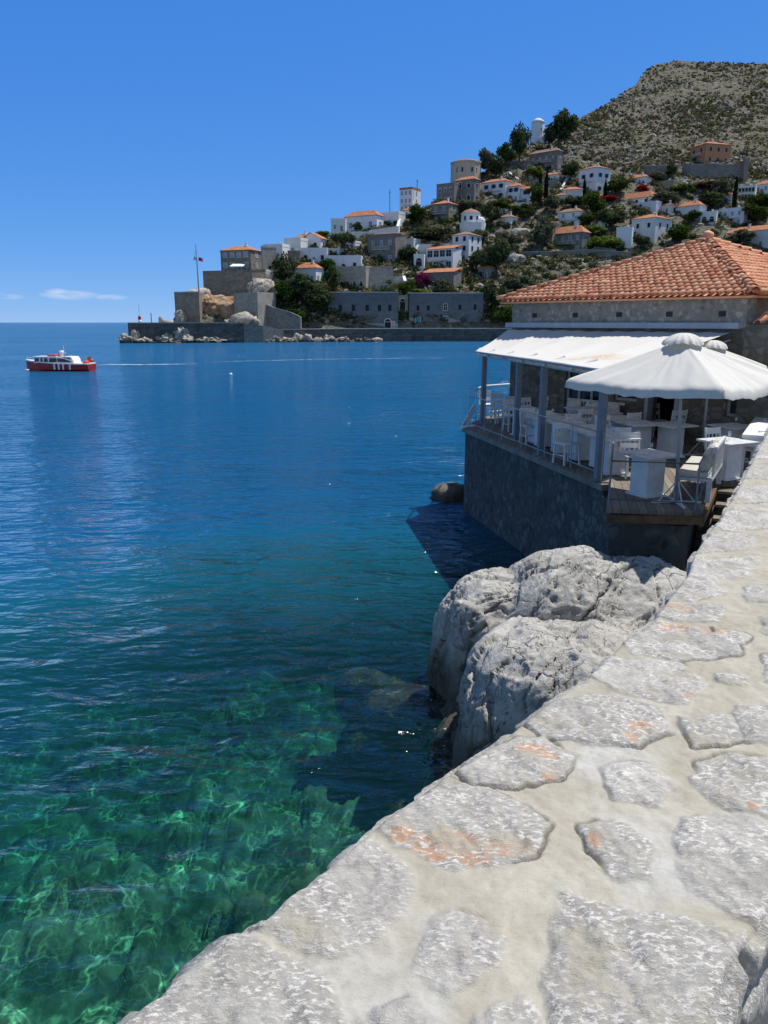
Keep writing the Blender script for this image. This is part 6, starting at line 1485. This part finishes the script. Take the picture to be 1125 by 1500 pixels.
CH = [(713, 613, 90, 'chair closest to the far corner railing'), (731, 620, 90, 'second chair from the far corner along the terrace edge'), (750, 632, 90, 'chair just left of the second post'), (776, 650, 90, 'chair between second and middle post'),
      (800, 655, 80, 'chair right of the middle post, partly behind it'), (829, 680, 100, 'chair standing alone at the terrace edge between middle post and thick post'), (800, 622, -90, 'chair on the wall side of the small far table'), (905, 690, 60, 'chair right of the thick post by the railing'),
      (915, 655, -80, 'chair between the half hidden table and the doorway table'), (888, 665, 95, 'chair tucked at the seaward side of the half hidden table'), (1052, 690, 100, 'sunlit chair left of the front sunlit table'), (1049, 655, 100, 'sunlit chair left of the rear sunlit table'), (1108, 668, -80, 'sunlit chair right of the front sunlit table'),
      (983, 650, -90, 'chair on the right of the doorway table'), (845, 662, 95, 'chair at the seaward side of the long table, left of the thick post'), (863, 652, 95, 'chair just behind the thick post'),
      (742, 622, -85, 'chair at the wall side behind the second post'), (771, 628, 90, 'chair at the small table between the posts'), (892, 632, -90, 'chair on the wall side of the long table'), (860, 622, 90, 'chair in front of the long rear table'), (925, 700, 80, 'chair at the left of the nearest platform table'),
      (960, 640, 90, 'chair between the doorway and the cabinet'), (1100, 690, -80, 'sunlit chair at the top of the wooden steps')]
for px, py, a, lb in CH:
    p = dz(px, py); p.z = ZD+0.014; put(cp_, p, ta+R(a)+R(90)-R(90), 'white wooden '+lb, 'chair', GC)
# bench seats
def bench(name, label, p, rz, ln, back=True, cush=True):
    rt = empty(name, p, rz, label, 'bench'); m = MB().use(M_WPAINT2)
    m.box(-ln/2, ln/2, -.3, .3, .36, .41); 
    for x in (-ln/2+.05, ln/2-.05):
        for y in (-.26, .26): m.box(x-.04, x+.04, y-.04, y+.04, 0, .36)
    m.box(-ln/2, ln/2, -.3, -.27, .24, .36); m.build('seat', rt)
    if back:
        m = MB().use(M_WPAINT2)
        for k in range(int(ln/.16)): x = -ln/2+.08+k*.16; m.box(x-.02, x+.02, .27, .30, .41, .86)
        m.box(-ln/2, ln/2, .26, .31, .86, .92); m.build('backrest', rt)
    if cush:
        cm = simple('oat_cushion_cloth', (0.55, 0.52, 0.46), .9, .12, 12, .3, .005)
        n = max(1, round(ln/.6)); 
        m = MB().use(cm, True); m.box(-ln/2+.02, ln/2-.02, -.28, .22, .412, .50, .03); m.build('seat_cushion', rt)
        pm = simple('patterned_pillow_cloth', (0.42, 0.37, 0.30), .9, .3, 9, .2, .004, c2=(0.62, 0.60, 0.55))
        for k in range(n):
            x = -ln/2+ln*(k+.5)/n; b2 = bmesh.new(); bmesh.ops.create_uvsphere(b2, u_segments=16, v_segments=10, radius=1)
            for v in b2.verts:
                q = v.co; e = 0.55; v.co = Vector((math.copysign(abs(q.x)**e, q.x)*.25+x, math.copysign(abs(q.y)**1.0, q.y)*.09+.17+q.z*.05, math.copysign(abs(q.z)**e, q.z)*.21+.70))
            mm = MB().use(pm, True); mm.bm(b2); mm.build('pillow', rt)
    return rt
bd = (dz(1042, 694)-dz(1010, 742)); p = (dz(1036, 702)+dz(1006, 742))/2; p.z = ZD+.014
bench('bench', 'white slatted bench with oat cushion and patterned pillows on the right side of the platform', p, math.atan2(bd.y, bd.x)+math.pi, 1.9)
p = dz(890, 600+14); p = A+fd*((fx(842)+fx(926))/2)+fn*0.55; p.z = ZD+.003; bench('banquette', 'long banquette with grey pillows against the restaurant wall', p, math.atan2(fd.y, fd.x), abs(fx(926)-fx(842)))
q0 = dz(1085, 700); q1 = dz(1112, 650); p = (q0+q1)/2+Vector((.15, 0, 0)); p.z = ZD+.003
rt = empty('serving_bench', p, math.atan2((q1-q0).y, (q1-q0).x), 'sunlit white long bench with thick flat top against the parapet', 'bench')
ln = (q1-q0).length*1.0; m = MB().use(M_WPAINT); m.box(-ln/2, ln/2, -.2, .2, .80, .86, .008); m.build('top', rt); m = MB().use(M_WPAINT); m.box(-ln/2+.02, ln/2-.02, -.19, .19, .62, .798); m.build('apron', rt)
for x in (-ln/2+.08, ln/2-.08):
    for y in (-.15, .15): m = MB().use(M_WPAINT); m.box(x-.035, x+.035, y-.035, y+.035, 0, .62); m.build('leg', rt)
p = dz(1022, 646); rt = empty('cabinet', p, math.atan2(fd.y, fd.x)+R(8), 'grey white waiter cabinet right of the open doorway', 'cabinet')
m = MB().use(M_GPAINT); m.box(-.48, .48, -.25, .25, .06, 1.02, .008); m.build('body', rt); m = MB().use(M_WPAINT2); m.box(-.52, .52, -.28, .28, 1.022, 1.06, .006); m.build('top', rt)
for x in (-.235, .235):
    m = MB().use(M_WPAINT2); m.box(x-.21, x+.21, -.268, -.252, .12, .96, .004); d_ = m.build('door', rt); m = MB().use(M_STEEL); m.box(x*(.3)-.012, x*.3+.012, -.29, -.27, .5, .62); m.build('handle', d_)
m = MB().use(M_GPAINT); m.box(-.5, .5, .08, .25, 1.062, 1.22); m.build('shelf', rt)

# railings
def railing(name, pts, h, label, n_mid, mat, r=.018):
    rt = empty(name, pts[0], 0, label, 'railing'); o0 = pts[0]
    m = MB().use(mat, True); m.tube([p-o0+Vector((0, 0, h)) for p in pts], r, 8); m.build('handrail', rt)
    m = MB().use(mat, True); m.tube([p-o0+Vector((0, 0, 0.13)) for p in pts], r*.8, 6); m.build('lower_rail', rt)
    for a, b_ in zip(pts[:-1], pts[1:]):
        n = max(1, round((b_-a).length/n_mid))
        for k in range(n+(1 if b_ is pts[-1] else 0)):
            q = a+(b_-a)*k/n-o0; m = MB().use(mat); m.tube([q, q+Vector((0, 0, h))], r*.8, 6); m.build('baluster', rt)
    return rt
up = Vector((0, 0, .02))
railing('railing', [F0+(F1-F0)*.03+enr*.0+up, F1-edir*.1+up], 0.92, 'thin grey railing along the seaward edge of the terrace between the posts', 1.45, M_GPAINT, .016)
railing('railing', [F1+Vector((.10, -.12, .02)), P1+Vector((.06, .1, .02)), P2+Vector((-.06, .1, .02)), G1+Vector((-.1, .1, .02))], 0.78, 'low grey metal railing round the near platform', 1.05, M_STEEL)
railing('railing', [F0+(F1-F0)*0.01+up-enr*.05, F00+up, at(752, 605, 26.6)*1.0+Vector((0, 0, ZD-at(752, 605, 26.6).z))], 1.0, 'white railing at the far corner of the terrace', 1.3, M_WPAINT, .022)
m = MB().use(M_WPAINT); q0 = F0+Vector((-.05, .2, -.1)); m.bar(q0+Vector((-.06, 0, .05)), q0+Vector((.42, 1.0, .62)), .05, .07); m.bar(q0+Vector((-.1, -.25, .08)), q0+Vector((.3, -.1, .12)), .22, .04); m.bar(q0+Vector((.04, .2, .05)), q0+Vector((.5, 1.1, .55)), .04, .05)
o = m.build('gangway_rail'); tag(o, 'white sloping swim ladder rail leaning over the far corner of the sea wall', 'ladder')
# ground behind the parapet and under the restaurant
def poly_sheet(name, pts, mat):
    m = MB().use(mat); m.add(pts, [list(range(len(pts)))]); tag(m.build(name), kind='structure')
M_PATH = simple('promenade_paving', (0.30, 0.28, 0.25), 0.9, 0.2, 2, .3, .01)
n = len(wlx); idx = np.linspace(0, n-1, 14).astype(int)
left = [Vector((wlx[i]+wnx[i]*(wWd[i]-.1), wly[i]+wny[i]*(wWd[i]-.1), 0)) for i in idx]
m = MB().use(M_PATH); vs = []; zf = lambda y: ZT-1.05 if y < 4 else max(ZD-.12, ZT-1.05-(y-4)*0.16)
for q in left: vs += [(q.x, q.y, zf(q.y)), (q.x+7, q.y-3.5, zf(q.y)), (q.x+9, q.y-4.5, zf(q.y)+3.2)]
m.add(vs, [(3*i, 3*i+1, 3*i+4, 3*i+3) for i in range(len(left)-1)]+[(3*i+1, 3*i+2, 3*i+5, 3*i+4) for i in range(len(left)-1)]); tag(m.build('promenade'), kind='structure')
m = MB().use(M_DRUB); m.prism([(G1.x+1.6, G1.y+.2), (9, 10.8), (17, 19.5), (14, 29.5), (8.5, 29.5), (F00.x+1.4, F00.y+1.2), (F0.x+.9, F0.y), (F1.x+.6, F1.y+.6), (G1.x-.2, G1.y+.4)], -3, ZD-0.12); tag(m.build('shore_ground'), kind='structure')
# ================================================================ red water taxi and its wake
BY = 93.0
c, s = pix(88, 541.5, BY); c.z = 0
rt = empty('water_taxi', c, R(-3), 'red and white motor launch with a long glazed cabin heading left across the bay', 'boat')
rt.scale = (1, 1, .76)
M_HULL = simple('red_hull_paint', (0.36, 0.018, 0.022), 0.35, 0.1, 1, spec=.5); M_BW = simple('white_gelcoat', (0.80, 0.80, 0.80), 0.35, 0.03, 1, spec=.5); M_BGL = simple('smoked_boat_glass', (0.02, 0.03, 0.045), 0.1, .1, 1, spec=.6); M_ORG = simple('orange_lifebuoy', (0.65, 0.09, 0.03), 0.6)
Lh = 99*s; hb = 1.35
st = [(-.5, .02, 1.62), (-.46, .35, 1.56), (-.38, .72, 1.46), (-.25, 1.05, 1.34), (-.05, 1.28, 1.20), (.2, hb, 1.10), (.42, 1.28, 1.06), (.49, 1.2, 1.06)]
def sect(x, b, sh, keel):
    return [(x, 0, keel), (x, -b*.62, keel+.25), (x, -b*.90, .25), (x, -b, sh), (x, b, sh), (x, b*.90, .25), (x, b*.62, keel+.25)]
vs = []; k_ = 7
for i, (u, b, sh) in enumerate(st): vs += sect(u*Lh + (0.55 if i == 0 else 0)*0, b, sh, -0.35 if i > 1 else (0.55 if i == 0 else 0.0))
fs = [(i*k_+j, i*k_+(j+1) % k_, (i+1)*k_+(j+1) % k_, (i+1)*k_+j) for i in range(len(st)-1) for j in range(k_) if j != 3] + [tuple(range(k_))[::-1], tuple((len(st)-1)*k_+j for j in range(k_))]
m = MB().use(M_HULL); m.add(vs, fs); m.build('hull', rt)
m = MB().use(M_BW); vs = []
for u, b, sh in st: vs += [(u*Lh-.03, -b-.04, sh-.03), (u*Lh-.03, -b-.04, sh+.14), (u*Lh-.03, b+.04, sh+.14), (u*Lh-.03, b+.04, sh-.03)]
m.add(vs, [(i*4+j, i*4+(j+1) % 4, (i+1)*4+(j+1) % 4, (i+1)*4+j) for i in range(len(st)-1) for j in range(4)]+[(3, 2, 1, 0), tuple((len(st)-1)*4+j for j in range(4))]); m.build('deck_edge', rt)
m = MB().use(M_BW)
for x in (.0, .065, .13, .23): m.box(x*Lh-.09, x*Lh+.09, -1.40, -1.30, .28, 1.12)
m.build('fender_strip', rt)
def prof(pts, y0, y1, m): m.add([(x*Lh, y0, z) for x, z in pts]+[(x*Lh, y1, z) for x, z in pts], [tuple(range(len(pts))), tuple(range(2*len(pts)-1, len(pts)-1, -1))]+[(i, i+len(pts), (i+1) % len(pts)+len(pts), (i+1) % len(pts)) for i in range(len(pts))])
m = MB().use(M_BW); prof([(-.33, 1.25), (-.30, 2.0), (-.27, 2.12), (-.10, 2.16), (.12, 2.10), (.27, 1.62), (.28, 1.15)], -.98, .98, m); cb = m.build('cabin', rt)
m = MB().use(M_BGL)
for a, b_, t, t2 in ((-.31, -.245, 1.98, 2.0), (-.225, -.19, 2.0, 2.02), (-.17, -.115, 2.0, 2.0), (-.095, .02, 1.98, 1.98)): prof([(a, 1.38), (a+.008, t), (b_, t2), (b_, 1.38)], -1.0, 1.0, m)
prof([(.03, 1.38), (.03, 1.97), (.12, 1.90), (.24, 1.50), (.25, 1.38)], -1.0, 1.0, m); m.build('window', cb)
m = MB().use(M_BW); m.box(-.33*Lh, .02*Lh, -1.08, 1.08, 2.17, 2.25, .03); prof([(.10, 2.12), (.12, 2.25), (.24, 2.2), (.27, 1.65), (.245, 1.65), (.22, 2.05)], -1.05, 1.05, m); m.build('hardtop', rt)
m = MB().use(simple('faded_red_canvas', (0.45, 0.10, 0.11), .8)); m.box(-.13*Lh, .0*Lh, -.8, .8, 2.27, 2.55, .08); m.build('canvas_roll', rt)
m = MB().use(M_BW); x = .05*Lh; m.bar((x-.1, 0, 2.2), (x+.25, 0, 3.1), .1); m.tube([(x+.25, 0, 3.0), (x+.3, 0, 3.9)], .025, 6); m.bar((x, -.5, 2.75), (x, .5, 2.75), .08); m.lathe([(.25, 2.85), (.3, 2.95), (.22, 3.1), (.02, 3.12)], 12, (x, 0, 0)); m.bar((x-.3, 0, 2.25), (x+.5, 0, 2.8), .06); m.build('radar_mast', rt)
m = MB().use(M_ORG, True); m.blob((.43*Lh, -.5, 1.35), .42, .35, .30, 2, .3, 2); m.blob((.46*Lh, .3, 1.55), .35, .3, .25, 2, .3, 5); m.build('lifebuoys', rt)
m = MB().use(M_ORG); m.tube([(.47*Lh, 0, 1.1), (.485*Lh, 0, 2.3)], .03, 6); m.add([(.475*Lh, 0, 2.25), (.415*Lh, .1, 2.05), (.42*Lh, .1, 1.6), (.47*Lh, 0, 1.7), (.475*Lh, .03, 2.25), (.415*Lh, .13, 2.05), (.42*Lh, .13, 1.6), (.47*Lh, .03, 1.7)], [(0, 1, 2, 3), (7, 6, 5, 4)]); m.build('flag', rt)
m = MB().use(M_BW); m.tube([(-.49*Lh, 0, 1.75), (-.45*Lh, -.4, 2.1), (-.34*Lh, -.85, 2.0)], .02, 5); m.build('bow_rail', rt)
def foam_mat():
    b = NB('sea_foam'); P = b.pos('World'); n = b.noise(b.pos('World', (.6, 1.6, 1)), 1.1, 5, .75); a = b.attr('edge')
    f = b.ramp(b.math('ADD', n, b.math('MULTIPLY', a, .75)), .72, .98)
    d = b.n('BsdfDiffuse'); d.inputs[0].default_value = (.8, .83, .86, 1); t = b.n('BsdfTransparent'); m = b.n('MixShader'); b.l(f, m.inputs[0]); b.l(t.outputs[0], m.inputs[1]); b.l(d.outputs[0], m.inputs[2]); b.l(m.outputs[0], b.out.inputs['Surface']); return b.m
M_FOAM = foam_mat()
def foam(pts, z=0.05, strength=1.0):
    """pts: (px, py, half width m)"""
    cs = [(atz(px, py, 0), w) for px, py, w in pts]; V_ = []; at_ = []
    P = [c_ for c_, _ in cs]
    for i, (c_, w) in enumerate(cs):
        d = (P[min(i+1, len(P)-1)]-P[max(0, i-1)]); d.z = 0; d.normalize(); n_ = Vector((-d.y, d.x, 0)); f = math.sin(math.pi*min(1, (i+.6)/(len(cs)-.3)))**.4
        for k in range(7): t = (k-3)/3; V_.append((c_.x+n_.x*w*t, c_.y+n_.y*w*t, z)); at_.append((1-abs(t)**1.5)*f*strength)
    o = np_mesh('foam', V_, grid_faces(len(cs), 7), [M_FOAM], True); set_attr(o, 'edge', at_); return o
import itertools
def dens(pts, n=40):
    out = []
    for (a, b_) in zip(pts[:-1], pts[1:]):
        for k in range(n): t = k/n; out.append(tuple(a[i]*(1-t)+b_[i]*t for i in range(3)))
    return out+[pts[-1]]
tag(foam(dens([(36, 541.5, .5), (55, 543.5, .8), (88, 542.8, .7), (120, 539.2, .5), (140, 536.4, .7)], 14), .06, 1.15), 'white foam curling along the red launch at its waterline', 'foam', kind='stuff')
tag(foam(dens([(136, 536, .8), (155, 534.2, 1.6), (200, 534.6, 1.8), (260, 533.8, 1.3), (310, 533, .9)], 24), .04, .50), 'pale wake trailing behind the red launch', 'foam', kind='stuff')
tag(foam(dens([(205, 534, 1.3), (330, 530, 1.6), (470, 526.5, 1.6), (640, 524.5, 1.4), (700, 523, 1.0)], 24), .04, .40), 'faint old wake line across the bay', 'foam', kind='stuff')
c = atz(338, 549, 0); m = MB().use(M_BW, True); m.blob((0, 0, .03), .19, .19, .19, 2, .05, 1); o = m.build('buoy'); o.location = c; tag(o, 'tiny white buoy floating alone in the bay', 'buoy')
